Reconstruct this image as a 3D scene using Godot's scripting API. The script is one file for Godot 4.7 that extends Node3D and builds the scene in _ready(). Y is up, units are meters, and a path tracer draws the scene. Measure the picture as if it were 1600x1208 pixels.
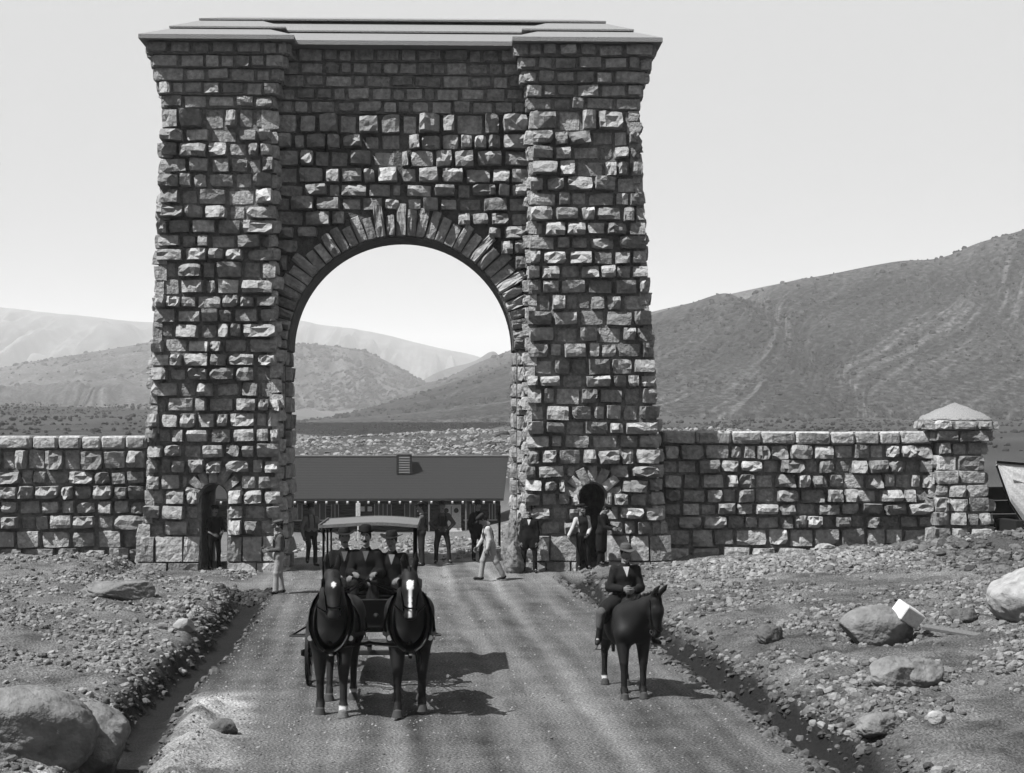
extends Node3D

# ------------------------------------------------------------------ state
var rng := RandomNumberGenerator.new()
var taken := {}
var M := {}
var noise_a := FastNoiseLite.new()
var noise_b := FastNoiseLite.new()
var stone_units: Array[ArrayMesh] = []
var block_units: Array[ArrayMesh] = []
var head_soup: Soup
var hair_soup: Soup
var hand_soup: Soup

# ------------------------------------------------------------------ triangle soup with smooth normals
class Soup:
	var v := PackedVector3Array()
	var n := PackedVector3Array()
	var c := PackedColorArray()
	var i := PackedInt32Array()

	func add(o: Soup, xf: Transform3D, mirror := false) -> void:
		var base := v.size()
		for k in o.v.size():
			v.append(xf * o.v[k])
			n.append((xf.basis * o.n[k]).normalized())
		c.append_array(o.c)
		for t in range(0, o.i.size(), 3):
			i.append(base + o.i[t])
			i.append(base + o.i[t + (2 if mirror else 1)])
			i.append(base + o.i[t + (1 if mirror else 2)])

	func paint(col: Color) -> void:
		for k in c.size():
			c[k] = col

	func mesh() -> ArrayMesh:
		# front faces run clockwise
		for t in range(0, i.size(), 3):
			var p := v[i[t]]
			if (v[i[t + 1]] - p).cross(v[i[t + 2]] - p).dot(n[i[t]] + n[i[t + 1]] + n[i[t + 2]]) > 0.0:
				var k := i[t + 1]
				i[t + 1] = i[t + 2]
				i[t + 2] = k
		var a := []
		a.resize(Mesh.ARRAY_MAX)
		a[Mesh.ARRAY_VERTEX] = v
		a[Mesh.ARRAY_NORMAL] = n
		a[Mesh.ARRAY_COLOR] = c
		a[Mesh.ARRAY_INDEX] = i
		var m := ArrayMesh.new()
		if v.size() > 0:
			m.add_surface_from_arrays(Mesh.PRIMITIVE_TRIANGLES, a)
		return m

# ------------------------------------------------------------------ distance field on a grid, meshed as surface nets
class Field:
	var o: Vector3
	var h: float
	var nx: int
	var ny: int
	var nz: int
	var d := PackedFloat32Array()

	func _init(lo: Vector3, hi: Vector3, cell: float) -> void:
		o = lo
		h = cell
		nx = int(ceil((hi.x - lo.x) / cell)) + 2
		ny = int(ceil((hi.y - lo.y) / cell)) + 2
		nz = int(ceil((hi.z - lo.z) / cell)) + 2
		d.resize(nx * ny * nz)
		d.fill(1.0)

	func cap(a: Vector3, b: Vector3, ra: float, rb := -1.0, k := 0.03, squash := Vector3.ONE) -> void:
		# tapered capsule; squash < 1 along an axis makes it thicker there
		if rb < 0.0:
			rb = ra
		var big := maxf(squash.x, maxf(squash.y, squash.z))
		var r := maxf(ra, rb) * big + k + 2.0 * h
		var x0 := maxi(0, int((minf(a.x, b.x) - r - o.x) / h))
		var x1 := mini(nx - 1, int((maxf(a.x, b.x) + r - o.x) / h) + 1)
		var y0 := maxi(0, int((minf(a.y, b.y) - r - o.y) / h))
		var y1 := mini(ny - 1, int((maxf(a.y, b.y) + r - o.y) / h) + 1)
		var z0 := maxi(0, int((minf(a.z, b.z) - r - o.z) / h))
		var z1 := mini(nz - 1, int((maxf(a.z, b.z) + r - o.z) / h) + 1)
		var plain := squash == Vector3.ONE
		var inv := Vector3.ONE / squash
		var aa := a if plain else a * inv
		var ab := (b - a) if plain else (b - a) * inv
		var il := 1.0 / maxf(ab.length_squared(), 1e-9)
		var dr := rb - ra
		for y in range(y0, y1 + 1):
			for z in range(z0, z1 + 1):
				var row := (y * nz + z) * nx
				for x in range(x0, x1 + 1):
					var p := o + Vector3(x, y, z) * h
					if not plain:
						p = p * inv
					p -= aa
					var t := clampf(p.dot(ab) * il, 0.0, 1.0)
					var v := (p - ab * t).length() - (ra + dr * t)
					var c := d[row + x]
					var e := k - absf(c - v)
					if e > 0.0:
						d[row + x] = minf(c, v) - e * e * 0.25 / k
					elif v < c:
						d[row + x] = v

	func dig(a: Vector3, r: float, k := 0.006) -> void:
		var q := r + k + h
		for y in range(maxi(0, int((a.y - q - o.y) / h)), mini(ny - 1, int((a.y + q - o.y) / h) + 1) + 1):
			for z in range(maxi(0, int((a.z - q - o.z) / h)), mini(nz - 1, int((a.z + q - o.z) / h) + 1) + 1):
				var row := (y * nz + z) * nx
				for x in range(maxi(0, int((a.x - q - o.x) / h)), mini(nx - 1, int((a.x + q - o.x) / h) + 1) + 1):
					var v := r - (o + Vector3(x, y, z) * h - a).length()
					var c := d[row + x]
					var e := maxf(k - absf(c - v), 0.0)
					d[row + x] = maxf(c, v) + e * e * 0.25 / k

	func plane_cut(at: Vector3, nrm: Vector3) -> void:
		# keeps what lies behind the plane
		for y in ny:
			for z in nz:
				var row := (y * nz + z) * nx
				for x in nx:
					if d[row + x] < 0.2:
						d[row + x] = maxf(d[row + x], (o + Vector3(x, y, z) * h - at).dot(nrm))

	func ruffle(noise: FastNoiseLite, amount: float, stretch := Vector3.ONE) -> void:
		for y in ny:
			for z in nz:
				var row := (y * nz + z) * nx
				for x in nx:
					var c := d[row + x]
					if absf(c) < 3.0 * h + amount:
						d[row + x] = c + amount * noise.get_noise_3dv((o + Vector3(x, y, z) * h) * stretch)

	func soup(col := Color.WHITE, painter = null) -> Soup:
		var s := Soup.new()
		var at := PackedInt32Array()
		at.resize(nx * ny * nz)
		at.fill(-1)
		var sy := nz * nx
		var lim := 1.9 * h
		for y in ny - 1:
			for z in nz - 1:
				var row := (y * nz + z) * nx
				for x in nx - 1:
					var q := row + x
					var d0 := d[q]
					if absf(d0) > lim:
						continue
					var d1 := d[q + 1]
					var d2 := d[q + nx]
					var d3 := d[q + nx + 1]
					var d4 := d[q + sy]
					var d5 := d[q + sy + 1]
					var d6 := d[q + sy + nx]
					var d7 := d[q + sy + nx + 1]
					var neg := int(d0 < 0) + int(d1 < 0) + int(d2 < 0) + int(d3 < 0) + int(d4 < 0) + int(d5 < 0) + int(d6 < 0) + int(d7 < 0)
					if neg == 0 or neg == 8:
						continue
					var sum := Vector3.ZERO
					var cnt := 0
					if (d0 < 0) != (d1 < 0): sum += Vector3(d0 / (d0 - d1), 0, 0); cnt += 1
					if (d2 < 0) != (d3 < 0): sum += Vector3(d2 / (d2 - d3), 0, 1); cnt += 1
					if (d4 < 0) != (d5 < 0): sum += Vector3(d4 / (d4 - d5), 1, 0); cnt += 1
					if (d6 < 0) != (d7 < 0): sum += Vector3(d6 / (d6 - d7), 1, 1); cnt += 1
					if (d0 < 0) != (d2 < 0): sum += Vector3(0, 0, d0 / (d0 - d2)); cnt += 1
					if (d1 < 0) != (d3 < 0): sum += Vector3(1, 0, d1 / (d1 - d3)); cnt += 1
					if (d4 < 0) != (d6 < 0): sum += Vector3(0, 1, d4 / (d4 - d6)); cnt += 1
					if (d5 < 0) != (d7 < 0): sum += Vector3(1, 1, d5 / (d5 - d7)); cnt += 1
					if (d0 < 0) != (d4 < 0): sum += Vector3(0, d0 / (d0 - d4), 0); cnt += 1
					if (d1 < 0) != (d5 < 0): sum += Vector3(1, d1 / (d1 - d5), 0); cnt += 1
					if (d2 < 0) != (d6 < 0): sum += Vector3(0, d2 / (d2 - d6), 1); cnt += 1
					if (d3 < 0) != (d7 < 0): sum += Vector3(1, d3 / (d3 - d7), 1); cnt += 1
					at[q] = s.v.size()
					var p := o + (Vector3(x, y, z) + sum / cnt) * h
					s.v.append(p)
					s.n.append(Vector3(d1 + d3 + d5 + d7 - d0 - d2 - d4 - d6, d4 + d5 + d6 + d7 - d0 - d1 - d2 - d3, d2 + d3 + d6 + d7 - d0 - d1 - d4 - d5).normalized())
					s.c.append(painter.call(p) if painter != null else col)
		for y in range(1, ny - 1):
			for z in range(1, nz - 1):
				var row := (y * nz + z) * nx
				for x in range(1, nx - 1):
					var q := row + x
					if at[q] < 0:
						continue
					var inside := d[q] < 0
					if inside != (d[q + 1] < 0):
						quad(s, at[q], at[q - sy], at[q - sy - nx], at[q - nx], inside)
					if inside != (d[q + sy] < 0):
						quad(s, at[q], at[q - nx], at[q - nx - 1], at[q - 1], inside)
					if inside != (d[q + nx] < 0):
						quad(s, at[q], at[q - 1], at[q - 1 - sy], at[q - sy], inside)
		return s

	func quad(s: Soup, a: int, b: int, c: int, e: int, flip: bool) -> void:
		if a < 0 or b < 0 or c < 0 or e < 0:
			return
		if flip:
			s.i.append_array(PackedInt32Array([a, b, c, a, c, e]))
		else:
			s.i.append_array(PackedInt32Array([a, c, b, a, e, c]))

# ------------------------------------------------------------------ naming and adding
func numbered(called: String) -> String:
	if not taken.has(called):
		taken[called] = 0
		return called
	taken[called] += 1
	return "%s_%03d" % [called, taken[called]]

func tag(o: Node3D, label: String, category := "", group := "", kind := "") -> void:
	if label: o.set_meta("label", label)
	if category: o.set_meta("category", category)
	if group: o.set_meta("group", group)
	if kind: o.set_meta("kind", kind)

func thing(called: String, label: String, category: String, at := Vector3.ZERO, turn := 0.0, group := "") -> Node3D:
	var o := Node3D.new()
	o.name = numbered(called)
	add_child(o)
	o.position = at
	o.rotation.y = turn
	tag(o, label, category, group)
	return o

func obj(called: String, mesh: Mesh, mat: Material, parent: Node3D = self) -> MeshInstance3D:
	var o := MeshInstance3D.new()
	o.mesh = mesh
	o.material_override = mat
	if parent == self:
		o.name = numbered(called)
		add_child(o)
	else:
		var key := str(parent.get_instance_id()) + called
		if taken.has(key):
			taken[key] += 1
			o.name = "%s_%03d" % [called, taken[key]]
		else:
			taken[key] = 0
			o.name = called
		parent.add_child(o, true)
	return o

func part(called: String, st: SurfaceTool, mat: Material, parent: Node3D = self) -> MeshInstance3D:
	return obj(called, st.commit(), mat, parent)

func flat() -> SurfaceTool:
	var st := SurfaceTool.new()
	st.begin(Mesh.PRIMITIVE_TRIANGLES)
	return st

# ------------------------------------------------------------------ shapes (explicit normals)
func tri(st: SurfaceTool, a: Vector3, b: Vector3, c: Vector3, out: Vector3) -> void:
	# flat triangle whose face points along out
	var n := (b - a).cross(c - a)
	if n.length_squared() < 1e-16:
		return
	n = n.normalized()
	if n.dot(out) < 0.0:
		n = -n
		var k := b
		b = c
		c = k
	st.set_normal(n); st.add_vertex(a)
	st.set_normal(n); st.add_vertex(c)
	st.set_normal(n); st.add_vertex(b)

func quad(st: SurfaceTool, a: Vector3, b: Vector3, c: Vector3, d: Vector3, out: Vector3) -> void:
	tri(st, a, b, c, out)
	tri(st, a, c, d, out)

func bx(st: SurfaceTool, xf: Transform3D, size: Vector3, bevel := 0.0) -> void:
	var s := size * 0.5
	var b := minf(bevel, minf(s.x, minf(s.y, s.z)) * 0.9)
	var ctr := xf.origin
	for axis in 3:
		var u := (axis + 1) % 3
		var w := (axis + 2) % 3
		for sg in [-1.0, 1.0]:
			var p: Array[Vector3] = []
			for e in [[-1, -1], [1, -1], [1, 1], [-1, 1]]:
				var q := Vector3.ZERO
				q[axis] = sg * s[axis]
				q[u] = e[0] * (s[u] - b)
				q[w] = e[1] * (s[w] - b)
				p.append(xf * q)
			quad(st, p[0], p[1], p[2], p[3], (p[0] + p[2]) * 0.5 - ctr)
		if b > 0.0:
			for su in [-1.0, 1.0]:
				for sw in [-1.0, 1.0]:
					var e1 := Vector3.ZERO
					var e2 := Vector3.ZERO
					e1[u] = su * s[u]; e1[w] = sw * (s[w] - b)
					e2[u] = su * (s[u] - b); e2[w] = sw * s[w]
					var l := Vector3.ZERO
					l[axis] = s[axis] - b
					quad(st, xf * (e1 - l), xf * (e1 + l), xf * (e2 + l), xf * (e2 - l), xf * ((e1 + e2) * 0.5) - ctr)
	if b > 0.0:
		for sx in [-1.0, 1.0]:
			for sy in [-1.0, 1.0]:
				for sz in [-1.0, 1.0]:
					var g := Vector3(sx, sy, sz)
					var t := s - Vector3(b, b, b)
					tri(st, xf * (Vector3(s.x, t.y, t.z) * g), xf * (Vector3(t.x, s.y, t.z) * g), xf * (Vector3(t.x, t.y, s.z) * g), xf * (s * g) - ctr)

func at(x: float, y: float, z: float, turn := 0.0) -> Transform3D:
	return Transform3D(Basis(Vector3.UP, turn), Vector3(x, y, z))

func bar(st: SurfaceTool, a: Vector3, b: Vector3, w: float, t: float, up := Vector3.UP) -> void:
	# a rectangular bar from a to b
	var z := (b - a).normalized()
	if absf(z.dot(up)) > 0.98:
		up = Vector3.RIGHT
	var x := up.cross(z).normalized()
	bx(st, Transform3D(Basis(x, z.cross(x), z), (a + b) * 0.5), Vector3(w, t, a.distance_to(b)), minf(w, t) * 0.15)

func tube(st: SurfaceTool, pts: Array, r: float, r2 := -1.0, sides := 8, closed := false) -> void:
	if r2 < 0.0:
		r2 = r
	var m := pts.size()
	var rings := []
	var side := Vector3.ZERO
	for k in m:
		var before: Vector3 = pts[(k - 1 + m) % m] if closed or k > 0 else pts[0]
		var after: Vector3 = pts[(k + 1) % m] if closed or k < m - 1 else pts[m - 1]
		var tan := (after - before).normalized()
		if side == Vector3.ZERO:
			side = tan.cross(Vector3.UP if absf(tan.y) < 0.9 else Vector3.RIGHT).normalized()
		side = (side - tan * side.dot(tan)).normalized()
		var up := tan.cross(side)
		var rr := lerpf(r, r2, float(k) / maxf(1.0, m - 1))
		var ring := []
		for j in sides + 1:
			var an := TAU * j / sides
			var nn := side * cos(an) + up * sin(an)
			ring.append([pts[k] + nn * rr, nn])
		rings.append(ring)
	for k in (m if closed else m - 1):
		var r0: Array = rings[k]
		var r1: Array = rings[(k + 1) % m]
		for j in sides:
			for q in [[r0, j], [r1, j + 1], [r1, j], [r0, j], [r0, j + 1], [r1, j + 1]]:
				var e: Array = q[0][q[1]]
				st.set_normal(e[1]); st.add_vertex(e[0])
	if not closed:
		for e in [0, m - 1]:
			var out: Vector3 = (pts[0] - pts[1]) if e == 0 else (pts[m - 1] - pts[m - 2])
			for j in sides:
				tri(st, pts[e], rings[e][j][0], rings[e][j + 1][0], out)

func lathe(st: SurfaceTool, prof: Array, xf: Transform3D, sides := 20) -> void:
	# prof: Vector2(radius, height) from bottom to top, smooth
	var m := prof.size()
	for k in m - 1:
		var p0: Vector2 = prof[k]
		var p1: Vector2 = prof[k + 1]
		if p0.distance_to(p1) < 1e-6:
			continue
		var e := (p1 - p0).normalized()
		var nn := Vector2(e.y, -e.x)
		for j in sides:
			var a0 := TAU * j / sides
			var a1 := TAU * (j + 1) / sides
			var q := []
			for w in [[p0, a0], [p1, a0], [p1, a1], [p0, a1]]:
				var pp: Vector2 = w[0]
				q.append([xf * Vector3(pp.x * cos(w[1]), pp.y, pp.x * sin(w[1])), (xf.basis * Vector3(nn.x * cos(w[1]), nn.y, nn.x * sin(w[1]))).normalized()])
			for w in [0, 2, 1, 0, 3, 2]:
				var t: Array = q[w]
				st.set_normal(t[1]); st.add_vertex(t[0])

func extrude(st: SurfaceTool, poly: PackedVector2Array, zf0: float, slope: float, zb: float) -> void:
	# outline in x, y drawn out from the front plane z = zf0 + slope * y to z = zb
	var ix := Geometry2D.triangulate_polygon(poly)
	for t in range(0, ix.size(), 3):
		var f: Array[Vector3] = []
		for k in 3:
			var p := poly[ix[t + k]]
			f.append(Vector3(p.x, p.y, zf0 + slope * p.y))
		tri(st, f[0], f[1], f[2], Vector3.BACK)
		tri(st, Vector3(f[0].x, f[0].y, zb), Vector3(f[1].x, f[1].y, zb), Vector3(f[2].x, f[2].y, zb), Vector3.FORWARD)
	var ccw := not Geometry2D.is_polygon_clockwise(poly)
	for k in poly.size():
		var a := poly[k]
		var b := poly[(k + 1) % poly.size()]
		var e := (b - a)
		var o := Vector3(e.y, -e.x, 0) * (1.0 if ccw else -1.0)
		quad(st, Vector3(a.x, a.y, zf0 + slope * a.y), Vector3(b.x, b.y, zf0 + slope * b.y), Vector3(b.x, b.y, zb), Vector3(a.x, a.y, zb), o)

# ------------------------------------------------------------------ materials
func noise_tex(seed_: int, freq: float, lo: float, hi: float, normal := false, strength := 6.0, oct := 5, type := FastNoiseLite.TYPE_SIMPLEX_SMOOTH, size := 512) -> NoiseTexture2D:
	var n := FastNoiseLite.new()
	n.seed = seed_
	n.noise_type = type
	n.frequency = freq
	n.fractal_octaves = oct
	n.fractal_gain = 0.6
	var t := NoiseTexture2D.new()
	t.width = size
	t.height = size
	t.seamless = true
	t.noise = n
	if normal:
		t.as_normal_map = true
		t.bump_strength = strength
	else:
		var g := Gradient.new()
		g.set_color(0, Color(lo, lo, lo))
		g.set_color(1, Color(hi, hi, hi))
		t.color_ramp = g
	return t

func grey(v: float) -> Color:
	return Color(v, v, v).linear_to_srgb()

func mat(called: String, v: float, rough := 0.9, tex: Texture2D = null, nrm: Texture2D = null, scale := 1.0, nstr := 1.0, world := true, vcol := false) -> StandardMaterial3D:
	var m := StandardMaterial3D.new()
	m.resource_name = called
	m.albedo_color = grey(v)
	m.roughness = rough
	m.metallic_specular = 0.2
	m.vertex_color_use_as_albedo = vcol
	if tex or nrm:
		m.uv1_triplanar = true
		m.uv1_world_triplanar = world
		m.uv1_scale = Vector3.ONE * scale
	if tex:
		m.albedo_texture = tex
	if nrm:
		m.normal_enabled = true
		m.normal_texture = nrm
		m.normal_scale = nstr
	M[called] = m
	return m

func make_materials() -> void:
	var rock_c := noise_tex(1, 0.012, 0.62, 1.0)
	var rock_n := noise_tex(2, 0.02, 0, 1, true, 9.0)
	var fine_c := noise_tex(3, 0.05, 0.7, 1.0)
	var fine_n := noise_tex(4, 0.06, 0, 1, true, 7.0)
	var spot_c := noise_tex(13, 0.09, 0.35, 1.0, false, 1.0, 4)
	var cloth_n := noise_tex(5, 0.01, 0, 1, true, 5.0, 3)
	var dirt_c := noise_tex(6, 0.045, 0.3, 1.0, false, 1.0, 6)
	var dirt_n := noise_tex(7, 0.04, 0, 1, true, 12.0, 6)
	var scrub_c := noise_tex(8, 0.045, 0.1, 1.0, false, 1.0, 6)
	for k in 5:
		mat("stone%d" % k, [0.18, 0.235, 0.29, 0.34, 0.41][k], 0.92, rock_c, rock_n, [0.7, 0.83, 0.6, 0.95, 0.75][k], 1.3)
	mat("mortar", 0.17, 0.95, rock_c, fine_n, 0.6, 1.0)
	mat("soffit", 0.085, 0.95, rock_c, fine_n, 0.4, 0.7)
	mat("concrete", 0.33, 0.9, spot_c, fine_n, 0.8, 1.0)
	mat("boulder", 0.15, 0.92, rock_c, rock_n, 0.45, 1.2)
	mat("boulder_dark", 0.085, 0.92, rock_c, rock_n, 0.5, 1.0)
	mat("boulder_pale", 0.27, 0.92, rock_c, rock_n, 0.5, 0.9)
	mat("rubble", 1.0, 0.95, rock_c, rock_n, 1.2, 1.0, true, true)
	mat("earth", 1.0, 0.97, dirt_c, dirt_n, 0.8, 0.9, true, true)
	mat("hill", 1.0, 0.97, scrub_c, fine_n, 0.011, 1.0, true, true)
	mat("brush", 0.03, 0.95, fine_c, fine_n, 0.8, 1.0)
	mat("roof", 0.024, 0.9, fine_c, fine_n, 0.5, 0.6)
	mat("log_wall", 0.018, 0.9, fine_c, null, 0.5)
	mat("white_wood", 0.4, 0.7, fine_c, null, 0.4)
	mat("grey_wood", 0.11, 0.85, fine_c, fine_n, 0.9, 0.5)
	mat("pale_wood", 0.24, 0.85, fine_c, fine_n, 0.9, 0.5)
	mat("dark_wood", 0.015, 0.6, fine_c, null, 0.9)
	mat("pane", 0.018, 0.15)
	mat("black_cloth", 0.006, 0.9, fine_c, cloth_n, 1.6, 0.8)
	mat("dark_cloth", 0.01, 0.9, fine_c, cloth_n, 1.6, 0.8)
	mat("denim", 0.017, 0.9, fine_c, cloth_n, 1.6, 0.8)
	mat("mid_cloth", 0.06, 0.9, fine_c, cloth_n, 1.6, 0.8)
	mat("grey_cloth", 0.12, 0.9, fine_c, cloth_n, 1.6, 0.8)
	mat("pale_cloth", 0.22, 0.9, fine_c, cloth_n, 1.6, 0.8)
	mat("white_cloth", 0.32, 0.9, fine_c, cloth_n, 1.6, 0.6)
	mat("canvas", 0.115, 0.9, fine_c, cloth_n, 1.0, 0.6)
	mat("felt_black", 0.006, 0.85)
	mat("felt_grey", 0.06, 0.9, fine_c, null, 2.0)
	mat("hair", 0.01, 0.7)
	mat("leather", 0.012, 0.5)
	mat("boot_leather", 0.01, 0.6)
	mat("tan_leather", 0.1, 0.5)
	mat("hame_metal", 0.26, 0.45)
	mat("iron", 0.018, 0.5)
	mat("brass", 0.4, 0.35).metallic = 0.8
	mat("skin", 1.0, 0.75, null, null, 1.0, 1.0, true, true)
	mat("hide", 1.0, 0.55, null, fine_n, 2.5, 0.6, false, true).metallic_specular = 0.2
	mat("mane", 0.006, 0.7, fine_c, null, 2.0)
	mat("hoof", 0.03, 0.6)
	mat("paint_white", 0.5, 0.45, fine_c, null, 0.5)
	mat("paint_dark", 0.011, 0.5)
	mat("water", 0.015, 0.08)

# ------------------------------------------------------------------ the lie of the land
func sm(a: float, b: float, x: float) -> float:
	return smoothstep(a, b, x)

func curve(pts: Array, x: float) -> float:
	if x <= pts[0][0]:
		return pts[0][1]
	for k in pts.size() - 1:
		if x <= pts[k + 1][0]:
			return lerpf(pts[k][1], pts[k + 1][1], (x - pts[k][0]) / (pts[k + 1][0] - pts[k][0]))
	return pts[-1][1]

func ditch_left(z: float) -> float:
	return curve([[-10, -3.7], [6, -3.55], [16, -3.1], [23, -3.08], [29, -2.66], [45, -1.7]], z)

func ditch_right(z: float) -> float:
	return curve([[-10, 4.2], [0.6, 4.45], [18, 5.5], [24.5, 5.95], [29, 6.15], [45, 7.0]], z)

func land(x: float, z: float, rough := true) -> float:
	var y := 0.0
	if z > -14.0:
		var xl := ditch_left(z)
		var xr := ditch_right(z)
		var s := xl - x
		var t := x - xr
		var by_tower := sm(-7.5, -8.1, x)
		by_tower = maxf(by_tower, sm(2.0, 7.0, z))
		var off := 0.0
		if s > 0.0:
			y += (0.16 * sm(0.3, 1.0, s) + 0.26 * sm(1.0, 6.0, s)) * lerpf(0.12, 1.0, by_tower)
			off = sm(0.2, 0.9, s)
		if t > 0.0:
			y += 0.2 * sm(0.3, 1.2, t) * lerpf(0.9, 1.5, sm(3.0, 12.0, z)) + 0.18 * sm(2.0, 5.0, t) + 0.3 * sm(9.5, 14.0, x)
			y += 0.22 * exp(-(pow(x - 10.6, 2) / 4.0 + pow(z - 3.5, 2) / 5.0)) + 0.5 * exp(-(pow(x - 16.5, 2) / 6.0 + pow(z - 3.0, 2) / 10.0))
			off = sm(0.2, 0.9, t)
		var wob := 0.16 * noise_a.get_noise_2d(x * 3.0, z * 14.0)
		y -= 0.4 * exp(-pow((s + wob) / 0.42, 4.0)) * sm(6.0, 8.0, z)
		y -= 0.34 * exp(-pow((t - 0.1 + wob) / 0.3, 4.0)) * sm(0.8, 2.5, z)
		# ridge of spoil beside the left ditch near the camera
		y += 0.14 * exp(-pow((s + 0.86) / 0.28, 2.0)) * sm(22.5, 24.5, z) * (1.0 + noise_b.get_noise_2d(x * 30.0, z * 30.0))
		if rough:
			y += maxf(off, 0.08) * (0.11 * noise_a.get_noise_2d(x * 9.0, z * 9.0) * off + 0.07 * noise_b.get_noise_2d(x * 40.0, z * 40.0) + 0.03 * noise_b.get_noise_2d(x * 120.0, z * 120.0) * off)
			if off < 1.0:
				var mid := (x - (xl + xr) * 0.5) + 0.25 * noise_a.get_noise_2d(3.0, z * 2.0)
				y += (1.0 - off) * (-0.05 * (exp(-pow((mid + 0.95) / 0.13, 2.0)) + exp(-pow((mid - 0.7) / 0.13, 2.0)) + exp(-pow((mid - 1.9) / 0.12, 2.0))) + 0.02 * noise_b.get_noise_2d(x * 22.0, z * 9.0) + 0.008 * noise_b.get_noise_2d(x * 90.0, z * 90.0))
	if z < -5.0:
		var d := 50.0 - z
		var a := (x - 1.4) / d
		var left := curve([[55, 0.0], [75, -1.0], [120, -3.3], [200, 2.6], [500, 7.0], [820, 12.0], [950, 6.0], [1500, 0.0], [9000, -20.0]], d)
		var mid := curve([[55, 0.0], [75, -1.1], [115, -3.2], [135, -3.2], [190, -0.8], [300, 3.6 + 24.0 * a], [330, 0.0], [600, -2.0], [900, 7.0], [1500, 15.0], [2200, 17.0], [9000, -20.0]], d)
		var right := curve([[55, 0.3], [75, -0.5], [120, -2.0], [250, 2.4], [600, 5.4], [800, 5.8], [1500, 0.0], [9000, -20.0]], d)
		var far := lerpf(left, mid, sm(-0.145, -0.12, a))
		far = lerpf(far, right, sm(0.0, 0.05, a))
		if rough:
			far += 0.006 * (d - 55.0) * noise_a.get_noise_2d(x * 0.35, z * 0.35) * sm(130.0, 400.0, d) + 0.12 * noise_a.get_noise_2d(x * 4.0, z * 4.0)
		y = lerpf(y, far, sm(-5.0, -13.0, z))
	return y

func land_color(x: float, z: float) -> Color:
	var v := 0.2
	var n1 := noise_a.get_noise_2d(x * 5.0 + 90.0, z * 5.0)
	var n2 := noise_b.get_noise_2d(x * 18.0, z * 18.0)
	if z > -14.0:
		var s := ditch_left(z) - x
		var t := x - ditch_right(z)
		var wheel := 0.0
		v = 0.165 + 0.05 * n1 + 0.05 * n2
		if s < 0.0 and t < 0.0:
			v += 0.09 * noise_b.get_noise_2d((x - ditch_right(z)) * 44.0, z * 1.6) + 0.06 * noise_a.get_noise_2d((x - ditch_right(z)) * 14.0, z * 1.2)
			var md := (x - (ditch_left(z) + ditch_right(z)) * 0.5) + 0.25 * noise_a.get_noise_2d(3.0, z * 2.0)
			v += 0.07 * (exp(-pow((md + 0.95) / 0.16, 2.0)) + exp(-pow((md - 0.7) / 0.16, 2.0)) + exp(-pow((md - 1.9) / 0.2, 2.0))) - 0.02 * (exp(-pow((md + 0.62) / 0.12, 2.0)) + exp(-pow((md - 1.02) / 0.12, 2.0)))
		v *= lerpf(1.35, 1.0, sm(2.0, 9.0, z))
		if s > 0.3:
			v = 0.19 + 0.1 * n1 + 0.09 * n2
		if t > 0.3:
			v = lerpf(0.2, 0.15, sm(4.0, 16.0, z)) + 0.1 * n1 + 0.09 * n2
			v = lerpf(v, 0.1 + 0.03 * n1, sm(12.5, 15.0, x) * sm(-1.0, 3.0, z))
		# ditch floors and lower sides blended towards near black
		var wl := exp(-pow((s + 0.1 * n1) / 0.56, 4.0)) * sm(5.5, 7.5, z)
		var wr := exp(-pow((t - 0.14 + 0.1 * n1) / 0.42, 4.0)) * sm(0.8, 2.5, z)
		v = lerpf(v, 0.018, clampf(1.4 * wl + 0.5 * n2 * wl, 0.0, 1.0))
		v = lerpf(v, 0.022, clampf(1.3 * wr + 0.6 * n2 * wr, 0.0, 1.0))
		# chalky spoil along the near left ditch
		var ch := exp(-pow((s + 0.98 + 0.2 * n1) / 0.42, 2.0)) * sm(21.8, 24.5, z) + 0.7 * exp(-pow((s - 0.62) / 0.25, 2.0)) * sm(25.0, 27.0, z)
		v = lerpf(v, 0.85, clampf(ch * (1.15 + 1.8 * n2), 0.0, 1.0))
		v = lerpf(v, 0.13, sm(0.2, 0.75, -s) * sm(2.6, 1.2, -s) * sm(21.0, 26.0, z) * 0.65)
	if z < -6.0:
		var d := 50.0 - z
		var f := 0.24 + 0.06 * n1
		f = lerpf(f, 0.085 + 0.05 * noise_a.get_noise_2d(x * 0.8, z * 0.8), sm(105.0, 170.0, d))
		f = lerpf(f, lerpf(0.09, 0.2, sm(-0.15, -0.12, (x - 1.4) / d) * sm(0.04, 0.0, (x - 1.4) / d)) + 0.08 * noise_a.get_noise_2d(x * 0.12, z * 0.05), sm(300.0, 420.0, d))
		v = lerpf(v, f, sm(-6.0, -14.0, z))
	v = clampf(v * 0.9, 0.008, 0.75)
	return Color(v, v, v)

func spread(lo: float, hi: float, step: float, reach_lo: float, reach_hi: float, grow := 1.16) -> PackedFloat32Array:
	var a := PackedFloat32Array()
	var w := step
	var x := lo
	var below: Array[float] = []
	while x > reach_lo:
		w *= grow
		x -= w
		below.append(x)
	below.reverse()
	a.append_array(PackedFloat32Array(below))
	x = lo
	while x < hi:
		a.append(x)
		x += step
	w = step
	while x < reach_hi:
		a.append(x)
		w *= grow
		x += w
	a.append(reach_hi)
	return a

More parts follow.
